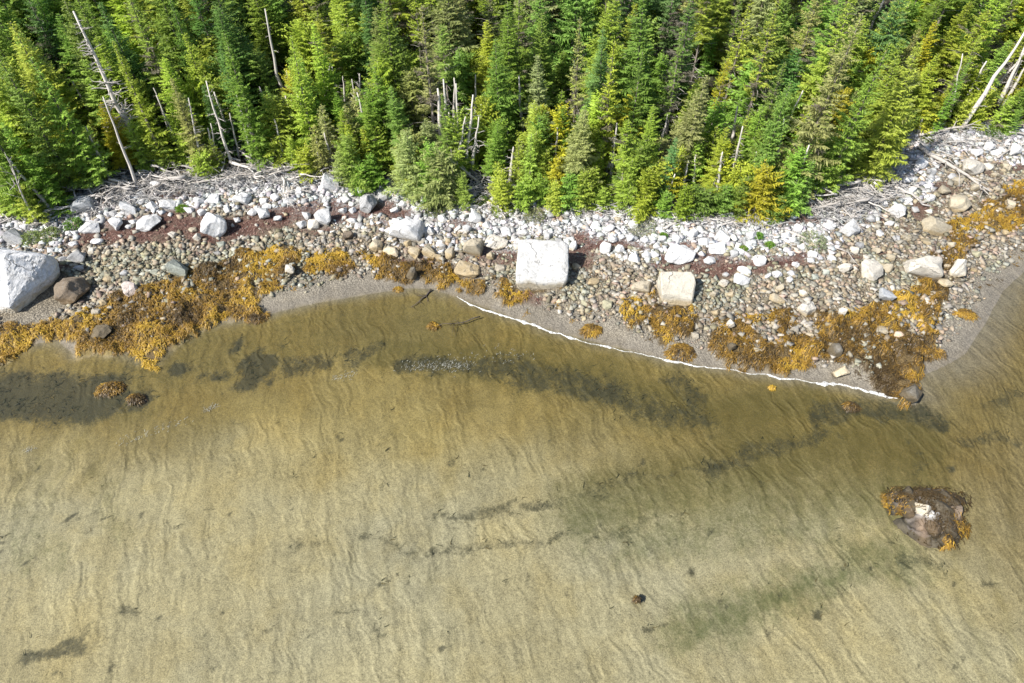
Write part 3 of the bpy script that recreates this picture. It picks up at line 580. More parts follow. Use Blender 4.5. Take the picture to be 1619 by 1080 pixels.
# ------------------------------------------------------------------ rockweed, dried wrack, foam, eelgrass
def ribbons(name, x, y, zz, az, ln, wid, c, mat, arch=.1, droop=0., seed=0, follow=True, seg=3):
    r = np.random.RandomState(seed); n = len(x); dx, dy = np.cos(az), np.sin(az); bend = r.uniform(-.7, .7, n)
    Vs = []
    for k in range(seg + 1):
        tt = k / seg; a2 = az + bend * tt
        px_, py_ = x + np.cos(a2) * ln * tt, y + np.sin(a2) * ln * tt
        base = (zat(px_, py_) if follow else zz) + (zz - zat(x, y) if follow else 0)
        pz = base + arch * math.sin(math.pi * min(tt * .9 + .05, 1)) * r.uniform(.3, 1.2, n) - droop * tt
        w = wid * (1 - .75 * tt) * .5; nx, ny = -np.sin(a2), np.cos(a2)
        tw = r.uniform(-.5, .5, n) * w
        Vs.append(np.stack([px_ + nx * w, py_ + ny * w, pz + tw], 1)); Vs.append(np.stack([px_ - nx * w, py_ - ny * w, pz - tw], 1))
    m = 2 * (seg + 1); V = np.stack(Vs, 1).reshape(-1, 3)
    f = np.array([[2 * k, 2 * k + 1, 2 * k + 3, 2 * k + 2] for k in range(seg)])
    F = (f[None] + (np.arange(n) * m)[:, None, None]).reshape(-1, 4)
    return mesh(name, V, F, mat, np.repeat(c, m, 0))
def weed_colour(r, n, x, y, dark=0.):
    a, b, d = np.array([.47, .305, .034]), np.array([.27, .155, .024]), np.array([.065, .042, .016])
    t_ = np.clip(fbm(x * .55, y * .55, 71) * 2.0 - .48 + r.uniform(-.28, .28, n) + dark, 0, 1)[:, None]
    c = np.where(t_ < .5, a + (b - a) * t_ * 2, b + (d - b) * (t_ * 2 - 1)); return c * r.uniform(.75, 1.25, (n, 1))
def weed_strands(name, poly, dens, seed, dark=0., thresh=.30):
    r = np.random.RandomState(seed); lo, hi = poly.min(0) - 1, poly.max(0) + 1
    n = int((hi - lo).prod() * dens * 1.35)
    # tufts, each with strands fanning out
    tx, ty = r.uniform(lo[0], hi[0], n), r.uniform(lo[1], hi[1], n)
    wq = np.stack([tx + (fbm(tx * .9, ty * .9, 3) - .5) * 1.6, ty + (fbm(tx * .9, ty * .9, 9) - .5) * 1.6], 1)
    k = inpoly(wq, poly) & (fbm(tx * .8, ty * .8, 33) > thresh) & (keep_free(tx, ty) | (r.uniform(size=n) < .06))
    tx, ty = tx[k], ty[k]; per = 14
    x, y = np.repeat(tx, per), np.repeat(ty, per); n = len(x)
    az = r.uniform(0, 6.283, n); gz = zat(x, y); e = .15
    sx_, sy_ = zat(x + e, y) - gz, zat(x, y + e) - gz
    az = np.where(r.uniform(size=n) < .6, np.arctan2(-sy_ - .05, -sx_) + r.normal(0, .7, n), az)
    x += r.normal(0, .07, n); y += r.normal(0, .07, n)
    hgt = r.uniform(.02, .16, n)
    c = weed_colour(r, n, np.repeat(tx, per), np.repeat(ty, per), dark)
    return ribbons(name, x, y, zat(x, y) + hgt, az, r.uniform(.10, .28, n), r.uniform(.025, .055, n), c, M_weed, .08, .06, seed)
WL = {'left': ('golden rockweed bed spreading beside the huge wedge boulder', 15, 0., .24), 'middle': ('thin brown and gold rockweed strip below the tan blocks and square boulder', 11, .12, .38), 'below_block': ('small golden rockweed bed below the large cream block', 13, 0., .33),
      'spit': ('olive-gold rockweed bed over the stony spit', 15, .08, .33), 'right': ('golden rockweed strip running up to the log end at the right', 13, .02, .35)}
for i, (k_, (lb, dn, dk, th)) in enumerate(WL.items()):
    tag(obj('rockweed', weed_strands('rockweed', WEEDG[k_], dn, 200 + i, dk, th)), lb, None, None, 'stuff')
def clump(u, v, rpx, seed, label, dark=0., h=.25):
    r = np.random.RandomState(seed); s = spot(u, v); rad = rpx / 25.; n = int(480 * rad / .5)
    a = r.uniform(0, 6.283, n); q_ = np.sqrt(r.uniform(0, 1, n)) * rad
    q_ *= .65 + .7 * vnoise(a * 1.1, a * 0 + seed, seed); x, y = s[0] + np.cos(a) * q_ * 1.1, s[1] + np.sin(a) * q_ * .8
    zz = max(s[2], -.02) + h * (1 - (q_ / rad) ** 2) + r.uniform(0, .06, n)
    me = ribbons('seaweed_clump', x, y, zz, a + r.normal(0, 1.5, n), r.uniform(.10, .28, n) * min(1, .35 + rpx / 18), r.uniform(.03, .06, n), weed_colour(r, n, x * 3, y * 3, dark), M_weed, .05, .12, seed, False)
    tag(obj('seaweed_clump', me), label, 'seaweed', 'seaweed clumps lying apart')
for i, a in enumerate([(176, 617, 16, 'orange-brown seaweed clump standing in the dark pool on the left', .3), (215, 634, 11, 'smaller brown seaweed clump right of the orange one in the pool', .45), (935, 523, 16, 'round golden seaweed clump on grey gravel above the foam', .1),
                       (1077, 555, 20, 'golden seaweed clump just above the foam below the middle bed', .05), (1525, 498, 15, 'lone golden seaweed clump on wet grey gravel right of the spit', .0), (405, 503, 15, 'brown seaweed clump at the waterline below the left bed', .3),
                       (1005, 952, 4, 'small brown seaweed clump on the pale sand flat', .25), (1220, 614, 5, 'tiny orange seaweed tuft just outside the foam line', .0), (1345, 645, 10, 'brown seaweed clump under water near the spit tip', .35), (630, 458, 7, 'tiny orange seaweed tuft at the head of the cove', .1),
                       (685, 517, 8, 'small orange seaweed tuft under water beside the sunken stick', .1), (1460, 795, 1, None, 0)][:-1]):
    clump(a[0], a[1], a[2], 700 + i, a[3], a[4], .22 if a[2] > 9 else .1)
# tiny weed spots on the gravel
r = np.random.RandomState(88); x, y, dw, dt = beachpts(r, 260, lambda x, y, dw, dt: ((dw > .4) & (dw < 5) & (dt < -4)) * (fbm(x * .5, y * .5, 99) > .5) * 1.)
x = np.repeat(x, 9) + r.normal(0, .1, len(x) * 9); y = np.repeat(y, 9) + r.normal(0, .1, len(y) * 9); n = len(x)
tag(obj('weed_scraps', ribbons('weed_scraps', x, y, zat(x, y) + .03, r.uniform(0, 6.28, n), r.uniform(.1, .25, n), r.uniform(.03, .06, n), weed_colour(r, n, x, y, .25), M_weed, .03, 0, 5)), 'scattered brown weed scraps on the lower gravel', None, None, 'stuff')
# dried maroon wrack
r = np.random.RandomState(89); x, y, dw, dt = beachpts(r, 30000, lambda x, y, dw, dt: ((dw > 1)) * sstep(.2, .6, gridval(wr, x, y)))
n = len(x); c = np.where(r.uniform(size=(n, 1)) < .55, np.array([[.125, .062, .05]]), np.array([[.24, .16, .13]])) * r.uniform(.35, 1.5, (n, 1))
tag(obj('dried_wrack', ribbons('dried_wrack', x, y, zat(x, y) + .02, r.uniform(0, 6.28, n), r.uniform(.12, .32, n), r.uniform(.02, .05, n), c, M_wrack, .04, 0, 6)), 'maroon dried seaweed wrack lying between the white boulders', None, None, 'stuff')
# foam along the breaking edge
FO = [(722, 468), (745, 481), (775, 491), (800, 499), (850, 515), (872, 524), (890, 531), (940, 543), (1000, 558), (1050, 569), (1110, 581), (1140, 584), (1200, 592), (1240, 598), (1265, 601), (1330, 610), (1380, 619), (1418, 631)]
g = flats(FO, .03); L = np.concatenate([[0], np.cumsum(np.hypot(*np.diff(g, axis=0).T))]); tt = np.arange(0, L[-1], .07)
fx, fy = np.interp(tt, L, g[:, 0]), np.interp(tt, L, g[:, 1]); fy = fy + (fbm(tt * 1.1, tt * 0, 3) - .5) * .35
wd_ = np.clip((.006 + .13 * fbm(tt * 1.9, tt * 0 + 3, 6) ** 2.2) * (.4 + 1.3 * vnoise(tt * 5, tt * 0, 4)), .01, 1) * np.where(vnoise(tt * .7, tt * 0, 15) > .26, 1, .06)
wd_ *= 1.45; wd_ *= np.minimum(1, np.minimum(tt, tt[-1] - tt) / 1. + .05)
rows = [(-1, .004), (-.5, .045), (.1, .06), (.6, .04), (1, .004)]
V = np.stack([np.stack([fx + .25 * wd_ * o_, fy + wd_ * o_ * (1 + .3 * (vnoise(tt * 9, tt * 0 + o_ * 7, 2) - .5)), np.maximum(zat(fx, fy + wd_ * o_), 0) + .008 + hh * (.5 + vnoise(tt * 8, tt * 0 + o_, 8))], 1) for o_, hh in rows], 1)
n = len(tt); ii = np.arange(n - 1)[:, None] * 5 + np.arange(4)[None]; ii = ii.ravel()
tag(obj('foam', mesh('foam', V.reshape(-1, 3), np.stack([ii, ii + 1, ii + 6, ii + 5], 1), M_foam, None, True)), 'thin white foam line along the breaking water edge', None, None, 'stuff')
# eelgrass and algae lying on the bottom where the film is dark
r = np.random.RandomState(90); n = 60000; x, y = r.uniform(-44, 44, n), r.uniform(7, 34, n)
f = gridval(fd * under, x, y); k = (r.uniform(size=n) < f ** 2 * .8) & (fbm(x * 1.2, y * 1.2, 55) > .42); x, y = x[k][:7000], y[k][:7000]; n = len(x)
zz = np.minimum(zat(x, y) + .03, -.02); c = np.where(r.uniform(size=(n, 1)) < .75, np.array([[.028, .032, .016]]), np.array([[.10, .075, .025]])) * r.uniform(.6, 1.5, (n, 1))
tag(obj('eelgrass', ribbons('eelgrass', x, y, zz, r.normal(.6, .8, n), r.uniform(.12, .38, n), r.uniform(.015, .045, n), c, M_weed, .02, 0, 7, False)), 'dark eelgrass and algae scraps lying on the sandy bottom', None, None, 'stuff')
# small pale flecks strewn in streaks over the sand
r = np.random.RandomState(91); xs_, ys_ = [], []
for pts, w, cnt in [([(640, 580), (690, 578), (740, 580)], .45, 190), ([(700, 572), (830, 560)], .8, 80), ([(190, 700), (240, 685), (290, 665)], .4, 60), ([(530, 600), (560, 590)], .25, 50), ([(320, 650), (345, 642)], .2, 40), ([(40, 715), (50, 710)], .2, 25)]:
    g = spots(pts)[:, :2]; s_ = r.uniform(0, len(g) - 1.001, cnt); i = s_.astype(int); q_ = g[i] + (g[i + 1] - g[i]) * (s_ - i)[:, None]
    xs_.append(q_[:, 0] + r.normal(0, w * .7, cnt)); ys_.append(q_[:, 1] + r.normal(0, w * .5, cnt))
x, y = np.concatenate(xs_), np.concatenate(ys_); n = len(x)
tag(obj('pale_flecks', ribbons('pale_flecks', x, y, np.minimum(zat(x, y) + .03, -.02), r.normal(1.0, .5, n), r.uniform(.06, .18, n), r.uniform(.015, .035, n), np.full((n, 3), .42) * r.uniform(.5, 1.1, (n, 1)), M_peb, .02, 0, 8, False)), 'small pale flecks in streaks on the sand', None, None, 'stuff')

# ------------------------------------------------------------------ the rock out in the water
OUT = [(1394, 782), (1412, 772), (1440, 776), (1475, 772), (1505, 778), (1532, 786), (1531, 800), (1518, 815), (1508, 834), (1492, 846), (1478, 862), (1466, 874), (1448, 866), (1432, 848), (1416, 832), (1402, 812)]
g = spots(OUT)[:, :2]; c0 = g.mean(0); nr_, na_ = 44, 150
ang = np.linspace(0, 2 * math.pi, na_, endpoint=False); ga = np.arctan2(g[:, 1] - c0[1], g[:, 0] - c0[0]); gr = np.hypot(g[:, 0] - c0[0], g[:, 1] - c0[1]); o_ = np.argsort(ga); ga, gr = ga[o_], gr[o_]
rad = np.interp(ang, np.concatenate([ga[-1:] - 2 * math.pi, ga, ga[:1] + 2 * math.pi]), np.concatenate([gr[-1:], gr, gr[:1]]))
V = []
for i in range(nr_):
    f = i / (nr_ - 1) * 1.05; xx, yy = c0[0] + np.cos(ang) * rad * f, c0[1] + np.sin(ang) * rad * f
    lx, ly = xx - c0[0], yy - c0[1]
    hh = .58 * (1 - np.clip(f, 0, 1.05) ** 2.6) + .7 * (fbm(xx * 1.3, yy * 1.3, 5) - .5) * (1 - f * .5) + .45 * (np.abs(fbm(xx * 2.6, yy * 2.6, 8) - .5) * -2 + .35) * (1.05 - f) + .34 * (fbm(xx * 5, yy * 5, 18) - .5)
    hh -= .38 * np.exp(-((ly - .10 - .12 * lx) / .14) ** 2) * (f < .95) + .25 * np.exp(-(((lx - 1.25) / .5) ** 2 + ((ly - .3) / .2) ** 2))
    hh += .28 * np.exp(-(((lx + .55) / .45) ** 2 + ((ly + .35) / .3) ** 2))
    V.append(np.stack([lx, ly, hh - .26 - .25 * max(0, f - .9) * 6], 1))
V = np.array(V).reshape(-1, 3); F = []
for i in range(nr_ - 1):
    for j in range(na_): F.append((i * na_ + j, (i + 1) * na_ + j, (i + 1) * na_ + (j + 1) % na_, i * na_ + (j + 1) % na_))
m_ = fbm(V[:, 0] * 2.2, V[:, 1] * 2.2, 44); m2 = fbm(V[:, 0] * 3, V[:, 1] * 3, 46)
cc = np.array([.060, .052, .044])[None] * np.clip(.15 + 2.4 * fbm(V[:, 0] * 5, V[:, 1] * 5, 48) ** 2 * 1.5, .2, 3)[:, None]
k = (sstep(.52, .66, m_) * (V[:, 1] > -.05) * .8)[:, None]; cc = cc * (1 - k) + np.array([.15, .085, .02]) * k
k = (np.exp(-(((V[:, 0] + .42) / .42) ** 2 + ((V[:, 1] + .28) / .24) ** 2) ** 2) * sstep(.35, .5, m2))[:, None]; cc = cc * (1 - k) + np.array([.52, .51, .49]) * k
k = (np.exp(-(((V[:, 0] + .75) / .25) ** 2 + ((V[:, 1] + .95) / .6) ** 2)) * .9)[:, None]; cc = cc * (1 - k) + np.array([.20, .145, .10]) * k
k = (np.exp(-(((V[:, 0] - .75) / .3) ** 2 + ((V[:, 1] + .25) / .25) ** 2)) * .7)[:, None]; cc = cc * (1 - k) + np.array([.15, .105, .095]) * k
root = obj('offshore_rock', None, None, (c0[0], c0[1], 0)); tag(root, 'dark triangular weed-covered rock standing alone in the shallow water', 'rock')
obj('stone', mesh('offshore_stone', V, np.array(F), M_peb, cc, False), root)
SLABS = [(-.75, .55, .85, .38, .40, .10, 'dark', 1), (.15, .62, .8, .40, .46, .14, 'dark', 5), (1.1, .52, .75, .40, .42, .10, 'dark', 2), (-.48, -.15, .62, .42, .60, .24, 'white', 4), (.45, -.10, .66, .5, .56, .18, 'dark', 9), (1.05, -.05, .5, .42, .44, .12, 'pink', 3), (-.2, -.8, .55, .5, .46, .08, 'brown', 11), (.45, -.85, .55, .5, .46, .08, 'dark', 13), (.15, -1.35, .42, .42, .36, .02, 'dark', 6), (-1.05, .0, .42, .36, .36, .08, 'brown', 8)]
for lx, ly, wx, wy, hz, tz, cl, sd_ in SLABS:
    k_ = {'white': .85, 'pink': .42, 'dark': .55, 'brown': .6}[cl]
    obj('stone', ROCKP[sd_], root, (lx, ly, tz), (.12 * math.sin(sd_), .12 * math.cos(sd_ * 2), sd_ * 1.3), (wx, wy, hz), np.array(TONE[cl]) * k_)
r = np.random.RandomState(61)
def rock_weed(cnt, fx_, fy_, sd_, dark):
    x = r.normal(fx_, sd_[0], cnt); y = r.normal(fy_, sd_[1], cnt)
    kk = np.interp(np.mod(np.arctan2(y, x), 2 * math.pi), ang, rad) * .98 / np.maximum(np.hypot(x, y), 1e-3); kk = np.minimum(kk, 1); x, y = x * kk, y * kk
    i = np.argmin((V[None, :, 0] - x[:, None]) ** 2 + (V[None, :, 1] - y[:, None]) ** 2, 1); zz = np.maximum(V[i, 2], -.06)
    for lx, ly, wx, wy, hz, tz, *_q in SLABS: zz = np.maximum(zz, tz + hz * .92 * np.sqrt(np.clip(1 - ((x - lx) / wx) ** 2 - ((y - ly) / wy) ** 2, 0, 1)) - (((x - lx) / wx) ** 2 + ((y - ly) / wy) ** 2 > 1))
    zz = zz + r.uniform(.0, .06, cnt)
    az = np.arctan2(y, x) + r.normal(0, 1.1, cnt)
    return ribbons('seaweed', x, y, zz, az, r.uniform(.08, .24, cnt), r.uniform(.03, .06, cnt), weed_colour(r, cnt, x, y, dark), M_weed, .04, .1, 11, False)
obj('seaweed', rock_weed(1300, 0., .75, (1.25, .34), .42), root); obj('seaweed', rock_weed(260, 1.25, -.75, (.28, .2), -.2), root)['label'] = 'bright golden weed tuft on the lower right side'
obj('seaweed', rock_weed(110, .1, -1.75, (.14, .2), -.15), root); obj('seaweed', rock_weed(320, .3, -.7, (.6, .5), .6), root)
for ch in root.children:
    if ch.name.startswith('seaweed'): ch['kind'] = 'stuff'

# ------------------------------------------------------------------ driftwood
def branchy(seed, ln=1., thick=.05, nt=5, wob=.1, sub=True):
    r = np.random.RandomState(seed); m = 7; tt = np.linspace(0, 1, m)
    w1, w2 = np.cumsum(r.normal(0, wob / 2.5, m)), np.cumsum(r.normal(0, wob / 4, m))
    pts = np.stack([tt * ln, w1 * ln, w2 * ln], 1); parts = [tube(pts, thick * (1 - .72 * tt), 6)]
    for k in range(nt):
        f = r.uniform(.2, .95); i = min(int(f * (m - 1)), m - 2); p = pts[i] + (pts[i + 1] - pts[i]) * (f * (m - 1) - i)
        d = np.array([r.uniform(.2, 1.), r.choice([-1, 1]) * r.uniform(.4, 1.1), r.uniform(-.2, .7)]); d /= np.linalg.norm(d); l2 = ln * r.uniform(.12, .34)
        q1 = p + d * l2 * .5; q2 = p + d * l2 + np.array([l2 * .15, r.normal(0, .08) * ln, 0])
        parts.append(tube([p, q1, q2], [thick * .38, thick * .26, thick * .1], 4))
        if sub:
            d2 = d + r.normal(0, .6, 3); parts.append(tube([q1, q1 + d2 * l2 * .45], [thick * .2, thick * .07], 3))
    return join(parts)
BR = [mesh('driftwood_branch', *branchy(400 + i, 1., .024 + .010 * (i % 3), 6 + i % 5, .10), M_drift) for i in range(12)]
def lay(name, me, p, q_, lift, seed, color, base_len=1., thick=1.):
    a, b = np.array(p, float), np.array(q_, float); a[2] += lift[0]; b[2] += lift[1]; d = Vector(b - a); L_ = d.length
    o = obj(name, me, None, a, (0, 0, 0), (L_ / base_len, L_ / base_len * thick, L_ / base_len * thick), color)
    o.rotation_mode = 'QUATERNION'; o.rotation_quaternion = d.to_track_quat('X', 'Z'); return o
LOGS = [  # ends in the photo, radius, lift, label
 ((1448, 238), (1562, 308), .19, (.35, .1), 'long pale driftwood log slanting down the upper beach at the right'), ((1330, 284), (1378, 303), .24, (.5, .3), 'thick grey stub log at the foot of the tallest front spruce'), ((1352, 338), (1366, 306), .16, (.2, .35), 'short pale trunk piece standing out of the right driftwood tangle'),
 ((1240, 368), (1345, 405), .10, (.2, .15), 'slender pale pole lying below the right driftwood tangle'), ((1450, 218), (1530, 206), .12, (.3, .3), 'grey log lying along the forest edge at the right'), ((1575, 255), (1619, 232), .10, (.25, .3), 'thin weathered log among white stones at the right edge'),
 ((760, 293), (708, 246), .10, (.1, 2.2), 'pale dead stem leaning against the grey trunk cluster'), ((775, 268), (852, 230), .10, (.3, 2.), 'pale arched branch leaning above the forest-edge saplings'), ((880, 285), (935, 328), .09, (.6, .15), 'grey pole sliding out of the saplings onto stones'), ((862, 295), (915, 332), .08, (.5, .1), 'slim grey pole parallel to the one beside it'),
 ((300, 300), (470, 272), .07, (.45, .5), 'long thin pole lying across the left twig tangle'), ((150, 322), (215, 300), .06, (.4, .5), 'thin bleached pole at the left end of the twig tangle'), ((1050, 365), (1098, 345), .09, (.2, .4), 'brown stick pointing at the wide slant-topped boulder'), ((60, 355), (15, 255), .09, (.1, 1.8), 'grey leaning dead stem at the left edge of the forest'),
 ((1435, 255), (1500, 262), .08, (.2, .2), 'thin log crossing the upper end of the long pale log'), ((1290, 345), (1330, 300), .10, (.2, .5), 'bleached trunk along the left side of the right driftwood tangle'), ((420, 288), (540, 262), .07, (.4, .6), 'slim pale pole under the saplings left of the egg-shaped boulder'), ((690, 312), (770, 300), .07, (.3, .4), 'bleached pole below the grey trunk cluster'),
]
for i, (a, b, rd, lf, lb) in enumerate(LOGS):
    r = np.random.RandomState(800 + i); p, q_ = spot(*a), spot(*b)
    if lf[1] > 1: q_ = spot(b[0], b[1]); dd = ray(*b); tq = (p[1] + .3) / dd[1]; q_ = np.array([dd[0] * tq, dd[1] * tq, CAM_H + dd[2] * tq]); lf = (lf[0], 0)
    L_ = np.linalg.norm(q_ - p); Vb, Fb = branchy(820 + i, L_, rd, 7, .035 + .05 * (i == 7)); 
    tag(lay('driftwood_log', mesh('driftwood_log', Vb, Fb, M_drift), p, q_, lf, i, np.array([1, .97, .93]) * r.uniform(.9, 1.25), L_), lb, 'driftwood log', 'driftwood logs on the beach')
for u, v, ph in [(1505, 272, 'long pale log'), (1365, 310, 'right driftwood tangle'), (200, 300, 'left end of the twig tangle'), (320, 292, 'middle of the twig tangle'), (450, 280, 'right end of the twig tangle'), (740, 285, 'grey trunk cluster'), (900, 310, 'two parallel grey poles'), (1075, 355, 'brown stick'), (1240, 350, 'thin pale pole')]:
    LM.append((u, v, ph, 'd'))
def tangle(poly, n, seed, lens, hmax):
    r = np.random.RandomState(seed); pg = np.array(poly, float); k = 0
    while k < n:
        u, v = r.uniform(pg[:, 0].min(), pg[:, 0].max()), r.uniform(pg[:, 1].min(), pg[:, 1].max())
        if not inpoly(np.array([[u, v]]), pg)[0]: continue
        s = spot(u, v); L_ = r.uniform(*lens); az = r.normal(0, .8) + (math.pi if r.uniform() < .5 else 0)
        e = np.array([s[0] + math.cos(az) * L_, s[1] + math.sin(az) * L_ * .8, 0]); e[2] = z1(e[0], e[1])
        o = lay('driftwood_branch', BR[r.randint(12)], s, e, (r.uniform(.05, hmax), r.uniform(.05, hmax)), k, np.array([1, .98, .96]) * r.uniform(.75, 1.35)); o['category'] = 'driftwood branch'; o['group'] = 'bleached branches in the driftwood tangles'
        PENDING.append((o, u, v, 'bleached' if L_ < (lens[0] + lens[1]) / 2 else 'long bleached', 'branch', 'branches', 'd')); k += 1
tangle([(110, 318), (200, 288), (300, 270), (420, 262), (520, 262), (510, 290), (400, 295), (300, 308), (200, 318), (130, 338)], 105, 31, (1.2, 3.4), .9)
tangle([(1290, 345), (1330, 296), (1380, 268), (1420, 275), (1415, 300), (1370, 335), (1330, 350)], 62, 32, (1., 2.8), 1.0)
tangle([(690, 300), (740, 280), (790, 290), (830, 318), (780, 330), (720, 320)], 22, 33, (1., 2.4), .6)
tangle([(860, 310), (930, 320), (1040, 340), (1120, 348), (1200, 352), (1180, 362), (1050, 355), (930, 340)], 22, 34, (.9, 2.), .4)
tangle([(1420, 225), (1500, 212), (1600, 200), (1600, 222), (1500, 240), (1430, 255)], 18, 35, (1., 2.6), .5)
tangle([(0, 345), (60, 340), (110, 330), (120, 355), (60, 372), (10, 365)], 14, 36, (.9, 2.2), .4)
# fine twigs, past counting
r = np.random.RandomState(37); parts = []
for poly, n in [([(100, 322), (200, 285), (420, 258), (530, 262), (520, 292), (400, 298), (300, 312), (130, 342)], 1300), ([(1280, 350), (1330, 292), (1385, 262), (1425, 272), (1420, 310), (1370, 345), (1330, 358)], 800), ([(690, 300), (740, 275), (800, 285), (840, 322), (780, 335), (710, 325)], 260), ([(860, 305), (1040, 338), (1230, 350), (1230, 366), (1050, 358), (900, 340)], 260), ([(1420, 225), (1610, 195), (1610, 225), (1430, 260)], 160)]:
    pg = np.array(poly, float); k = 0
    while k < n:
        u, v = r.uniform(pg[:, 0].min(), pg[:, 0].max()), r.uniform(pg[:, 1].min(), pg[:, 1].max())
        if not inpoly(np.array([[u, v]]), pg)[0]: continue
        k += 1; s = spot(u, v); s[2] += r.uniform(.03, .5); L_ = r.uniform(.35, 1.3); az = r.uniform(0, 6.28)
        d = np.array([math.cos(az), math.sin(az), r.uniform(-.25, .35)]) * L_; m_ = s + d * .5 + r.normal(0, .06, 3)
        parts.append(tube([s, m_, s + d], [.026, .021, .010], 3, False))
Vt, Ft = join(parts); ct = np.repeat(r.uniform(.22, .55, (len(parts), 1)), 9, 0) * np.array([[1, .97, .94]])
tag(obj('twigs', mesh('twigs', Vt, Ft, M_peb, ct)), 'mesh of fine bleached twigs filling the driftwood tangles', None, None, 'stuff')
# sunken branches in the cove
for i, (a, b, lb) in enumerate([((678, 458), (651, 488), 'dark forked branch sticking out of the water at the cove head'), ((760, 507), (690, 522), 'dark sunken stick lying under water in the cove')]):
    p, q_ = spot(*a), spot(*b); L_ = np.linalg.norm(q_ - p)
    tag(lay('sunken_branch', mesh('sunken_branch', *branchy(870 + i, L_, .06 - .02 * i, 6, .12), M_drift), p, q_, (.12, .12), i, (.22, .19, .17), L_), lb, 'branch')

# ------------------------------------------------------------------ conifers
def spruce(seed, H=10., RB=1.6, bare=.06, dense=1., ragged=.2, droop=.25, dead=0., power=.85, gap=.34, bushy=1.):
    """crown of needle sprays on whorled branches; returns crown (V, F, C), trunk, dead lower branches"""
    r = np.random.RandomState(seed); V = []; C = []; dparts = []
    z = H * bare + .2
    lobes = r.uniform(0, 6.28, 3)
    while z < H - .15:
        t = z / H; Lmax = RB * (1 - t) ** power + .10; nb = max(4, int(round((6 if t < .7 else 5) * dense)))
        a0 = r.uniform(0, 6.28)
        for b in range(nb):
            az = a0 + 6.283 * b / nb + r.normal(0, .25); L = Lmax * (1 - ragged * r.uniform(0, 1.6)) * (1 + .16 * math.sin(az * 2 + lobes[0] + t * 3) + .2 * math.sin(az + lobes[1] + t * 2)) * (.82 + .36 * math.sin(t * 17 + lobes[2]) ** 2); L = max(L, .12)
            if r.uniform() < ragged * .3: continue
            e0 = r.uniform(.05, .35) + .7 * t; dr = droop * (1 - t) * r.uniform(.6, 1.4)
            isdead = r.uniform() < dead * (1 - t)
            m = max(4, int(L / .062 * dense)); s = (np.arange(m) + .5) / m
            ca, sa = math.cos(az), math.sin(az); zz0 = z + r.normal(0, .07)
            px = L * s; pz = zz0 + L * (e0 * s - dr * 1.6 * s ** 2 + dr * .7 * s ** 3)
            for side in (-1, 1):
                tl = (.40 * L * (1 - s) ** .8 * np.minimum(1, s * 5 + .15) + .10) * r.uniform(.65, 1.25, m) * bushy
                fa = r.uniform(.55, 1.15, m)
                dx, dy = np.cos(fa), side * np.sin(fa); dzv = r.normal(-.10, .22, m)
                w = (.026 + .035 * tl) * r.uniform(.8, 1.3, m) * bushy
                b0 = np.stack([px, 0 * px, pz], 1); tip = b0 + np.stack([dx, dy, dzv], 1) * tl[:, None]
                mid = b0 + (tip - b0) * .45; pn = np.stack([-dy, dx, r.normal(0, .8, m)], 1); pn /= np.linalg.norm(pn, axis=1)[:, None]
                q = np.stack([b0, mid + pn * w[:, None], tip, mid - pn * w[:, None]], 1)
                V.append(np.stack([q[..., 0] * ca - q[..., 1] * sa, q[..., 0] * sa + q[..., 1] * ca, q[..., 2]], 2))
                shade = r.uniform(.25, .95, (m, 1)); tipc = np.clip(s[:, None] ** 1.5 * r.uniform(.3, 1.1, (m, 1)), 0, 1)
                cc = np.zeros((m, 4, 3)); cc[..., 0] = shade; cc[..., 1] = tipc * np.array([[.5, .7, 1., .7]]); cc[..., 2] = .92 if isdead else (r.uniform(0, 1, (m, 1)) < .03) * .6
                C.append(cc)
            # leading tip of the branch
        z += gap * r.uniform(.7, 1.3) * (1 - .45 * t)
    m = 5; zt = H - np.arange(m) * .12; q = []
    for k in range(m):
        for b in range(3):
            a = r.uniform(0, 6.28); l = .05 + .06 * k; p = np.array([0, 0, zt[k]]); tip = p + np.array([math.cos(a) * l, math.sin(a) * l, .06]); n_ = np.array([-math.sin(a), math.cos(a), .3]) * .03
            q.append([p, (p + tip) / 2 + n_, tip, (p + tip) / 2 - n_])
    q = np.array(q); V.append(q); cc = np.zeros(q.shape); cc[..., 0] = .7; cc[..., 1] = .8; C.append(cc)
    V = np.concatenate(V).reshape(-1, 3); C = np.concatenate(C).reshape(-1, 3); F = np.arange(len(V)).reshape(-1, 4)
    tz = np.linspace(-.5, H, 8); wob = np.cumsum(r.normal(0, .012, (8, 2)), 0) * H * .3; wob -= wob[0]; wob *= 0
    tr = tube(np.column_stack([wob, tz]), np.maximum(.013 * H * (1 - np.clip(tz / H, 0, 1)) ** .8, .012), 6)
    for k in range(int(H * bare * 5) + 5):
        zz = r.uniform(.3, max(H * bare * 1.4, .8)); a = r.uniform(0, 6.28); l = r.uniform(.4, 1.) * RB * .75
        p = np.array([0, 0, zz]); e = p + np.array([math.cos(a) * l, math.sin(a) * l, r.uniform(-.15, .25) * l]); dparts.append(tube([p, (p + e) / 2 + r.normal(0, .05, 3), e], [.022, .015, .006], 3, False))
    return (V, F, C), tr, join(dparts)
SPEC = [dict(H=11, RB=2.1), dict(H=11, RB=1.8, ragged=.3), dict(H=10, RB=2.1, bare=.1, droop=.35), dict(H=12, RB=2., bare=.18, ragged=.45, dead=.45), dict(H=12, RB=2.3, ragged=.4, droop=.3, dead=.12), dict(H=9, RB=1.9, dense=1.1),
        dict(H=10, RB=1.75, droop=.15), dict(H=12, RB=2., bare=.3, ragged=.6, dead=.75), dict(H=11, RB=2.0, power=1., droop=.2), dict(H=10, RB=2.1, ragged=.25, droop=.1), dict(H=12, RB=1.7, ragged=.2), dict(H=11, RB=2., bare=.45, ragged=.55, dead=.3, power=.6)]
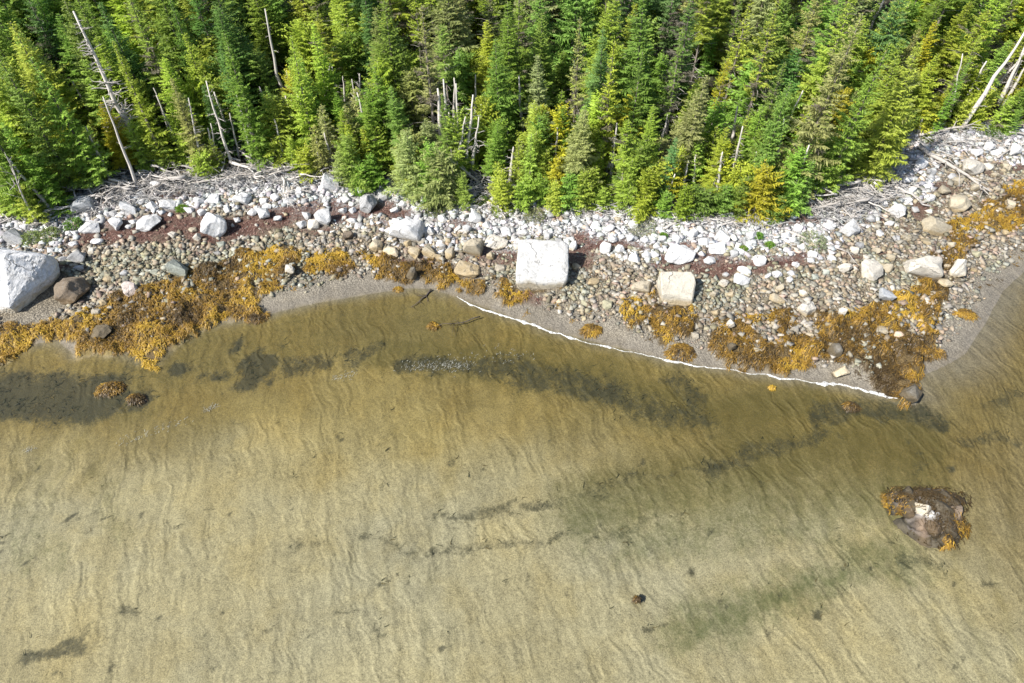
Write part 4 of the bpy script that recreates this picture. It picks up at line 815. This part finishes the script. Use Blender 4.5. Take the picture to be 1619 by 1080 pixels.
def protos(lst, seed, nm):
    out = []
    for i, k in enumerate(lst):
        (V, F, C), tr, dd = spruce(seed + i, **k); out.append((mesh(nm + '_crown', V, F, M_leaf, C), mesh(nm + '_trunk', *tr, M_bark), mesh(nm + '_branches', *dd, M_drift), k['H'], k['RB']))
    return out
TP = protos(SPEC, 500, 'spruce')
SP = protos([dict(H=3.2, RB=1.15, bare=.0, dense=1.1, gap=.24, droop=.1, ragged=.25, power=.7), dict(H=2.6, RB=1.2, bare=.0, dense=1.1, gap=.22, droop=.05, ragged=.3, power=.55), dict(H=4., RB=1.1, bare=.03, gap=.27, ragged=.3), dict(H=3.6, RB=1.25, bare=.02, gap=.25, ragged=.35, dead=.15), dict(H=2.2, RB=1.3, bare=.0, gap=.2, ragged=.3, power=.4), dict(H=5.5, RB=1.7, bare=.0, gap=.28, ragged=.3, power=.7), dict(H=4.5, RB=2., bare=.0, gap=.25, ragged=.35, power=.55)], 560, 'sapling')
GREEN = {'yellow-green': (.335, .425, .062), 'bright green': (.235, .375, .068), 'mid green': (.215, .330, .062), 'dark green': (.125, .235, .060), 'blue-green': (.150, .270, .078), 'olive grey': (.315, .360, .135), 'golden green': (.430, .440, .045)}
trees = []                               # (x, y, r)
def place_tree(kind, x, y, H, wide, tone, seed, label=None, lm='t', proto=None):
    r = np.random.RandomState(seed); sap = kind == 'spruce_sapling'
    crown, trunk, dead, H0, R0 = (SP if sap else TP)[proto if proto is not None else (((1, 4) if H < 2.6 else (0, 3) if H < 3.4 else (2, 6) if H < 4.6 else (5, 6))[r.randint(2)]) if sap else r.randint(len(TP))]
    zz = z1(x, y); root = obj(kind, None, None, (x, y, zz - .05), (r.normal(0, .025), r.normal(0, .025), r.uniform(0, 6.28)))
    k = H / H0; w = k * wide * r.uniform(.9, 1.1); c = np.array(GREEN[tone]) * r.uniform(.80, 1.28) * np.array([r.uniform(.9, 1.12), 1, r.uniform(.8, 1.2)])
    obj('crown', crown, root, scale=(w, w, k), color=c); obj('trunk', trunk, root, scale=(k, k, k), color=np.array([1, 1, 1]) * r.uniform(.8, 1.4))
    if not sap or seed % 3 == 0: obj('bare_branches', dead, root, scale=(w, w, k), color=(1, .97, .94))['kind'] = 'stuff'
    root['category'] = 'sapling' if sap else 'spruce'; root['group'] = 'young conifers along the forest edge' if sap else 'conifers of the forest'
    u, v = project(x, y, zz + H * .5)
    if label: root['label'] = label
    else: PENDING.append((root, u, v, ('short ' if sap else 'tall ' if H > 11 else '') + tone, 'sapling' if sap else 'spruce', 'saplings' if sap else 'spruces', lm))
    trees.append((x, y, R0 * w)); return root
def tree_at(base, tip, wide, tone, seed, label, proto, kind='spruce_tree'):
    s = spot(*base); d = ray(*tip); t_ = s[1] / d[1]; H = CAM_H + d[2] * t_ - s[2]
    return place_tree(kind, s[0], s[1], H, wide, tone, seed, label, 't', proto)
HAND = [((1372, 288), (1417, 66), 1.05, 'yellow-green', 0, 'tall yellow-green spruce at the forest corner above the right driftwood tangle'), ((1472, 212), (1492, 88), .85, 'bright green', 10, 'narrow bright green spruce beside a thin dead stem near the long log'),
        ((1116, 236), (1126, 92), 1.0, 'golden green', 11, 'golden spruce with long bare pale trunk below its crown'), ((1305, 300), (1345, 60), 1.0, 'bright green', 8, 'tall bright green spruce left of the yellow-green corner spruce'), ((1250, 300), (1290, 20), 1.1, 'olive grey', 4, 'broad olive grey spruce rising in the right part of the forest'),
        ((990, 262), (995, 85), 1., 'mid green', 1, 'slender mid green spruce with dark shadow to its right near the centre'), ((950, 270), (947, 62), .95, 'yellow-green', 3, 'yellow-green spruce with drooping lower limbs above the parallel poles'), ((905, 240), (910, 25), 1., 'olive grey', 7, 'thin greyish spruce with pale trunk showing through'),
        ((790, 232), (792, 60), 1.25, 'mid green', 2, 'wide dense green spruce right of the grey trunk cluster'), ((690, 240), (690, 10), 1.25, 'olive grey', 7, 'lichen-grey spruce over the grey trunk cluster'), ((1195, 300), (1200, 130), .9, 'bright green', 5, 'neat pointed green spruce right of the golden one'),
        ((560, 290), (560, 215), 1.25, 'mid green', None, None), ((655, 308), (650, 205), 1.3, 'olive grey', None, None), ((705, 318), (712, 235), 1.3, 'olive grey', None, None), ((735, 325), (730, 270), 1.2, 'mid green', None, None),
        ((120, 300), (28, 55), 1., 'bright green', 10, 'tall feathery bright green spruce at the far left front'), ((60, 325), (0, 125), 1., 'bright green', 6, 'bright green spruce at the left edge above the mossy bank'), ((165, 295), (95, 90), .95, 'bright green', 9, 'feathery green spruce left of the bristly grey snag'), ((262, 262), (216, 62), .95, 'yellow-green', 1, 'yellow-green spruce just right of the bristly grey snag'), ((320, 262), (292, 118), 1., 'olive grey', 4, 'olive grey spruce behind the middle of the twig tangle'),
        ((415, 262), (375, 55), .95, 'mid green', 0, 'mid green spruce left of the tall thin snag'), ((500, 250), (470, 60), 1., 'yellow-green', 8, 'yellow-green spruce right of the tall thin snag'), ((1590, 212), (1600, 170), 1.3, 'mid green', None, None)]
for i, (b, tp, w, tone, pr, lb) in enumerate(HAND):
    if pr is None: tree_at(b, tp, w * .85, tone, 3000 + i, None, 5 + i % 2, 'spruce_sapling')
    else: tree_at(b, tp, w, tone, 3000 + i, lb, pr)
for u, v, ph in [(170, 130, 'bristly grey snag'), (60, 190, 'feathery left spruces'), (437, 95, 'tall thin snag'), (520, 145, 'crossed grey poles'), (700, 110, 'lichen-grey spruce'), (790, 150, 'wide dense spruce'), (910, 120, 'thin greyish spruce'), (993, 170, 'slender centre spruce'), (1120, 160, 'golden bare-trunk spruce'),
                 (1200, 215, 'neat pointed spruce'), (1280, 140, 'broad olive spruce'), (1395, 170, 'tall corner spruce'), (1480, 150, 'narrow spruce by the log'), (1570, 120, 'slanting grey trunks'), (1385, 30, 'broken snag top'), (300, 40, 'dark gap in the top row'), (600, 60, 'centre-left canopy'), (1480, 40, 'top right canopy'), (850, 40, 'centre canopy')]: LM.append((u, v, ph, 't'))
for u, v, ph in [(40, 320, 'mossy bank at the left edge'), (150, 285, 'left end of the twig tangle'), (250, 255, 'bristly grey snag foot'), (340, 250, 'middle of the twig tangle'), (450, 250, 'tall thin snag foot'), (530, 255, 'white egg-shaped boulder'), (600, 280, 'tall grey boulder'), (700, 280, 'grey trunk cluster'), (790, 300, 'arched branch'), (900, 300, 'two parallel grey poles'),
                 (1000, 320, 'wide stony gap'), (1070, 320, 'brown stick'), (1150, 320, 'tallest white boulder'), (1230, 320, 'thin forked snag'), (1310, 290, 'right driftwood tangle'), (1400, 230, 'tall corner spruce foot'), (1480, 200, 'narrow spruce by the log'), (1570, 190, 'slanting grey trunks')]: LM.append((u, v, ph, 's'))
SN = [((227, 252), (116, 18), .15, 90, 1.5, 'tall bristly grey snag leaning left with many short side branches'), ((217, 297), (163, 153), .07, 5, .7, 'bare slim snag right of the bristly one, foot in the twig tangle'), ((84, 336), (8, 245), .09, 12, .9, 'dark grey snag leaning left above the mossy bank'),
      ((321, 268), (298, 155), .06, 18, .9, 'thin grey snag among olive branches behind the twig tangle'), ((368, 266), (326, 128), .07, 22, 1., 'leaning lichen-grey snag between two yellow-green spruces'), ((400, 258), (374, 150), .045, 5, .5, 'thin leaning pole just left of the tall thin snag'), ((345, 262), (333, 195), .05, 10, .7, 'short dead stem in the middle of the twig tangle'),
      ((452, 178), (419, 14), .10, 6, .7, 'tall thin snag with bare white tip left of the dark gap'), ((467, 188), (458, 130), .05, 3, .5, 'short pole right of the tall thin snag'), ((513, 168), (522, 100), .07, 2, .4, 'left of the crossed grey poles, leaning right'), ((533, 192), (525, 104), .06, 4, .5, 'right of the crossed grey poles, leaning left'),
      ((440, 202), (427, 155), .045, 4, .5, 'small dead stem below the tall thin snag'), ((508, 272), (500, 215), .06, 10, .6, 'dead sapling stem above the white egg-shaped boulder'), ((546, 160), (542, 120), .05, 3, .4, 'stubby grey pole right of the crossed poles'),
      ((700, 242), (692, 140), .16, 14, 1., 'thickest pale trunk of the grey trunk cluster'), ((709, 240), (701, 125), .11, 10, .9, 'second trunk from left in the grey trunk cluster'), ((727, 240), (721, 132), .08, 6, .7, 'middle slender trunk of the grey trunk cluster'), ((735, 268), (748, 150), .11, 20, 1.3, 'right-leaning trunk of the grey trunk cluster, full of side twigs'),
      ((752, 180), (752, 118), .07, 4, .5, 'pale pole above the right end of the grey trunk cluster'), ((719, 244), (718, 192), .05, 6, .5, 'shortest stem inside the grey trunk cluster'), ((745, 272), (757, 185), .08, 18, 1.2, 'rightmost bristly trunk of the grey trunk cluster'),
      ((1042, 242), (1056, 180), .09, 1, .3, 'smooth pale pole left of the golden bare-trunk spruce'), ((1022, 254), (1032, 218), .07, 2, .3, 'short pale pole with forked foot left of the smooth one'), ((1158, 218), (1166, 168), .08, 5, .6, 'grey pole right of the golden bare-trunk spruce'), ((1096, 292), (1100, 245), .06, 4, .5, 'grey stem pair member above the tallest white boulder'),
      ((1123, 308), (1140, 256), .06, 2, .3, 'leaning grey stem below the golden bare-trunk spruce'), ((1222, 285), (1240, 188), .07, 3, .5, 'thin left prong of the forked snag beside the neat pointed spruce'), ((1236, 296), (1250, 235), .07, 4, .5, 'bent right prong beside the forked snag'), ((1262, 268), (1257, 228), .05, 2, .4, 'small grey stem right of the forked snag'),
      ((1366, 66), (1400, -6), .13, 14, 1., 'broken snag top with bare limbs at the top edge'), ((1519, 206), (1622, 48), .15, 8, .8, 'lower of the slanting grey trunks at the right edge'), ((1580, 165), (1622, 70), .13, 16, 1., 'upper of the slanting grey trunks at the right edge'), ((1450, 212), (1461, 180), .08, 6, .5, 'pale stub at the forest corner above the long log'),
      ((1258, 40), (1268, -4), .05, 6, .6, 'thin dead stem at the top edge above the olive spruce'), ((905, 160), (908, 95), .08, 16, 1., 'pale dead stem inside the thin greyish spruce'), ((1500, 190), (1522, 85), .05, 8, .6, 'thin dead stem along the narrow spruce by the log'), ((1186, 290), (1196, 240), .05, 4, .4, 'small pale stem left of the forked snag')]
rsn = np.random.RandomState(404); AUTO = []
for u0, u1, v0, v1, k_ in [(270, 420, 215, 270, 7), (420, 560, 180, 265, 7), (640, 770, 180, 300, 8), (960, 1260, 215, 320, 12), (100, 260, 200, 285, 4), (1290, 1400, 180, 260, 3), (1500, 1610, 120, 200, 4), (560, 640, 150, 240, 3), (800, 920, 180, 290, 5)]:
    for _ in range(k_):
        u, v = rsn.uniform(u0, u1), rsn.uniform(v0, v1); L_ = rsn.uniform(38, 95); AUTO.append(((u, v), (u + (u - 810) * L_ / 1250 + rsn.normal(0, L_ * .13), v - L_), rsn.uniform(.05, .10), rsn.randint(6, 22), rsn.uniform(.4, 1.), None))
SN = SN + AUTO
SNP = []
for b_, t_, *_r in SN:
    for q_ in (.3, .5, .7, .9): SNP.append((b_[0] + (t_[0] - b_[0]) * q_, b_[1] + (t_[1] - b_[1]) * q_, spot(*b_)[1]))
SNP = np.array(SNP)
def hides_snag(x, y, H, rad):
    zz = z1(x, y)
    for f in (.15, .35, .55, .75, .95):
        u, v = project(x, y, zz + H * f); w = rad * (1 - f) * 21 + 3
        if (((SNP[:, 0] - u) ** 2 + (SNP[:, 1] - v) ** 2 < (w + 4) ** 2) & (SNP[:, 2] > y - .2)).any(): return True
    return False
# the rest of the forest, row after row
r = np.random.RandomState(77); cnt = 0; tries = 0
while cnt < 255 and tries < 60000:
    tries += 1; x, y = r.uniform(-58, 58), r.uniform(30, 84); u, v = project(x, y, z1(x, y) + 1)
    ut, vt = project(x, y, z1(x, y) + 8)
    if v < -10 or u < -140 or u > 1780 or ut < -120 or ut > 1760: continue
    dt = gridval(DT, x, y)
    if dt < 1.0: continue
    if math.hypot((u - 470) / 40, (v - 120) / 70) < 1: continue       # the dark gap
    front = dt < 3.5; H = r.uniform(4., 7.5) if front else r.uniform(6., 11.) if dt < 14 else r.uniform(7., 12.)
    sp = (1.25 if front else 1.75) + .6 * r.uniform()
    if any((x - a) ** 2 + (y - b) ** 2 < sp ** 2 * 1.55 for a, b, _ in trees): continue
    if hides_snag(x, y, H, H * .2) and r.uniform() < .93: continue
    q_ = r.uniform()
    if u < 220: tone = 'bright green' if q_ < .6 else 'mid green' if q_ < .8 else 'dark green' if v < 140 else 'yellow-green'
    elif u < 560: tone = 'yellow-green' if q_ < .4 else 'mid green' if q_ < .65 else 'dark green' if q_ < .8 else 'bright green'
    elif u < 900: tone = 'olive grey' if q_ < .35 else 'mid green' if q_ < .7 else 'dark green' if q_ < .82 else 'yellow-green'
    elif u < 1250: tone = 'mid green' if q_ < .3 else 'blue-green' if q_ < .5 else 'dark green' if q_ < .62 else 'olive grey' if q_ < .75 else 'yellow-green'
    elif u < 1430: tone = 'yellow-green' if q_ < .4 else 'blue-green' if q_ < .55 else 'olive grey' if q_ < .75 else 'bright green'
    else: tone = 'yellow-green' if q_ < .5 else 'bright green' if q_ < .8 else 'mid green'
    if front and q_ > .92: tone = 'golden green'
    place_tree('spruce_tree', x, y, H, r.uniform(1.1, 1.7) * (1.1 if H < 8 else .95), tone, 4000 + cnt); cnt += 1
# saplings along the edge
cnt = 0; tries = 0; sap = []
while cnt < 205 and tries < 60000:
    tries += 1; u, v = r.uniform(-10, 1630), r.uniform(170, 350); s = spot(u, v); dt = gridval(DT, s[0], s[1])
    if dt < -.15 or dt > 5.5 or (dt > 2 and r.uniform() < .5): continue
    if (690 < u < 770 and v > 270) or (dt < 1.2 and 120 < u < 330) : continue
    if any((s[0] - a) ** 2 + (s[1] - b) ** 2 < .8 for a, b in sap): continue
    hs_ = r.uniform(1.6, 4.0) + max(0, dt) * .4
    if hides_snag(s[0], s[1], hs_, hs_ * .35) and r.uniform() < .9: continue
    q_ = r.uniform(); tone = 'yellow-green' if q_ < .5 else 'golden green' if q_ < .62 else 'bright green' if q_ < .8 else 'olive grey' if q_ < .9 and 500 < u < 1050 else 'mid green'
    place_tree('spruce_sapling', s[0], s[1], hs_, r.uniform(.85, 1.15), tone, 6000 + cnt, None, 's'); sap.append((s[0], s[1])); cnt += 1

# understorey in the gaps between the taller trees
cnt = 0; tries = 0
while cnt < 85 and tries < 8000:
    tries += 1; x, y = r.uniform(-52, 52), r.uniform(40, 78); dt = gridval(DT, x, y); u, v = project(x, y, z1(x, y) + 2)
    if dt < 5.5 or u < -20 or u > 1640 or v < 0: continue
    if any((x - a) ** 2 + (y - b) ** 2 < 1.5 ** 2 for a, b, _ in trees): continue
    hs_ = r.uniform(3., 5.5)
    if hides_snag(x, y, hs_, hs_ * .3): continue
    place_tree('spruce_sapling', x, y, hs_, r.uniform(.95, 1.3), ('yellow-green', 'bright green', 'mid green')[r.randint(3)], 6500 + cnt, None, 't'); cnt += 1

# ------------------------------------------------------------------ dead standing stems
BRS = [mesh('snag_branch', *branchy(900 + i, 1., .042, 4, .12, False), M_drift) for i in range(5)]
def snag(base, tip, rad, nb, bl, label, seed, back=0.):
    r = np.random.RandomState(seed); s = spot(*base); d = ray(*tip); t_ = (s[1] + back) / d[1]; e = np.array([d[0] * t_, d[1] * t_, CAM_H + d[2] * t_]); ax = e - s; L_ = np.linalg.norm(ax); rad = rad * 1.25 + .02
    root = obj('dead_tree', None, None, s); tag(root, label, 'dead tree', 'dead standing stems in the forest')
    if not label: PENDING.append((root, (base[0] + tip[0]) / 2, (base[1] + tip[1]) / 2, 'bristly grey' if nb > 11 else 'bare grey', 'dead stem', 'dead stems', 's'))
    tt = np.linspace(-.04, 1, 8); pts = ax[None] * tt[:, None] + np.vstack([[0, 0, 0], r.normal(0, .022, (6, 3)) * L_ * .3, [0, 0, 0]])
    obj('trunk', mesh('snag_trunk', *tube(pts, rad * (1 - .8 * np.clip(tt, 0, 1)) + .015, 7), M_drift), root, color=np.array([1.25, 1.22, 1.18]) * r.uniform(.9, 1.2))
    for k in range(nb):
        f = r.uniform(.22, .97); az = r.uniform(0, 6.28); l = bl * (1.1 - f * .8) * r.uniform(.5, 1.2); dv = Vector((math.cos(az), math.sin(az), r.uniform(-.25, .3)))
        b = obj('branch', BRS[r.randint(5)], root, ax * f, (0, 0, 0), (l, l, l), (1.05, 1.02, 1)); b.rotation_mode = 'QUATERNION'; b.rotation_quaternion = dv.to_track_quat('X', 'Z')
for i, a in enumerate(SN): snag(*a, 7000 + i)

# ------------------------------------------------------------------ low plants on the bank and between the top stones
def plant(u, v, rpx, seed, tone, label=None, h=.35):
    r = np.random.RandomState(seed); s = spot(u, v); rad = rpx / 23.; n = int(220 + 260 * rad)
    a = r.uniform(0, 6.283, n); q_ = np.sqrt(r.uniform(0, 1, n)) * rad * .8; x, y = s[0] + np.cos(a) * q_, s[1] + np.sin(a) * q_
    zz = zat(x, y) + .04 + h * r.uniform(.1, 1, n) * (1 - (q_ / rad) ** 2)
    c = np.array(tone)[None] * r.uniform(.55, 1.4, (n, 1)) * r.uniform(.88, 1.12, (n, 3))
    me = ribbons('low_shrub', x - s[0], y - s[1], zz - s[2], a + r.normal(0, .9, n), r.uniform(.08, .26, n), r.uniform(.03, .07, n), c, M_grass, .08, 0., seed, False)
    o = obj('low_shrub', me, None, s); o['category'] = 'low shrub'; o['group'] = 'low plants at the top of the beach'
    if label: o['label'] = label
    else: PENDING.append((o, u, v, 'green', 'tuft', 'tufts', 'r'))
for i, a in enumerate([(52, 380, 18, (.17, .22, .07), 'pale green tuft on the bank behind the huge wedge boulder'), (80, 375, 20, (.15, .19, .06), 'grassy olive tuft right of the pale green one'), (30, 330, 26, (.13, .19, .04), 'mossy green hummock at the left edge under the leaning snag'), (18, 300, 24, (.12, .20, .03), 'upper mossy hummock at the left edge'), (55, 345, 18, (.15, .18, .05), 'low mossy mound beside the foot of the leaning snag'), (118, 358, 16, (.08, .16, .02), 'bright green bush at the left end of the twig tangle'),
                       (288, 332, 9, (.11, .19, .02), None), (570, 305, 10, (.10, .20, .02), None), (795, 335, 22, (.15, .20, .03), 'yellow-green creeping shrub spilling onto stones below the arched branch'), (845, 345, 20, (.18, .19, .09), 'grey-green bushy twigs above the huge square white boulder'), (1015, 362, 26, (.26, .27, .17), 'pale grey-green dead-leaf bush on white stones at the centre'),
                       (1285, 385, 26, (.25, .28, .16), 'pale lichen-coloured fallen crown on the thin pale pole'), (1570, 215, 18, (.10, .17, .03), 'round green bush at the forest edge near the slanting trunks'), (1199, 375, 6, (.10, .2, .03), None), (1216, 390, 6, (.12, .22, .03), None), (1048, 376, 6, (.1, .2, .02), None), (1175, 397, 6, (.13, .2, .03), None), (1385, 308, 6, (.04, .14, .02), None), (690, 335, 20, (.15, .18, .06), 'olive shrub edge below the grey trunk cluster'), (1465, 222, 12, (.14, .17, .04), None), (760, 318, 12, (.1, .16, .03), None)]):
    plant(*a[:3], 9000 + i, a[3], a[4], .5 if a[2] > 14 else .25)
finish_labels()
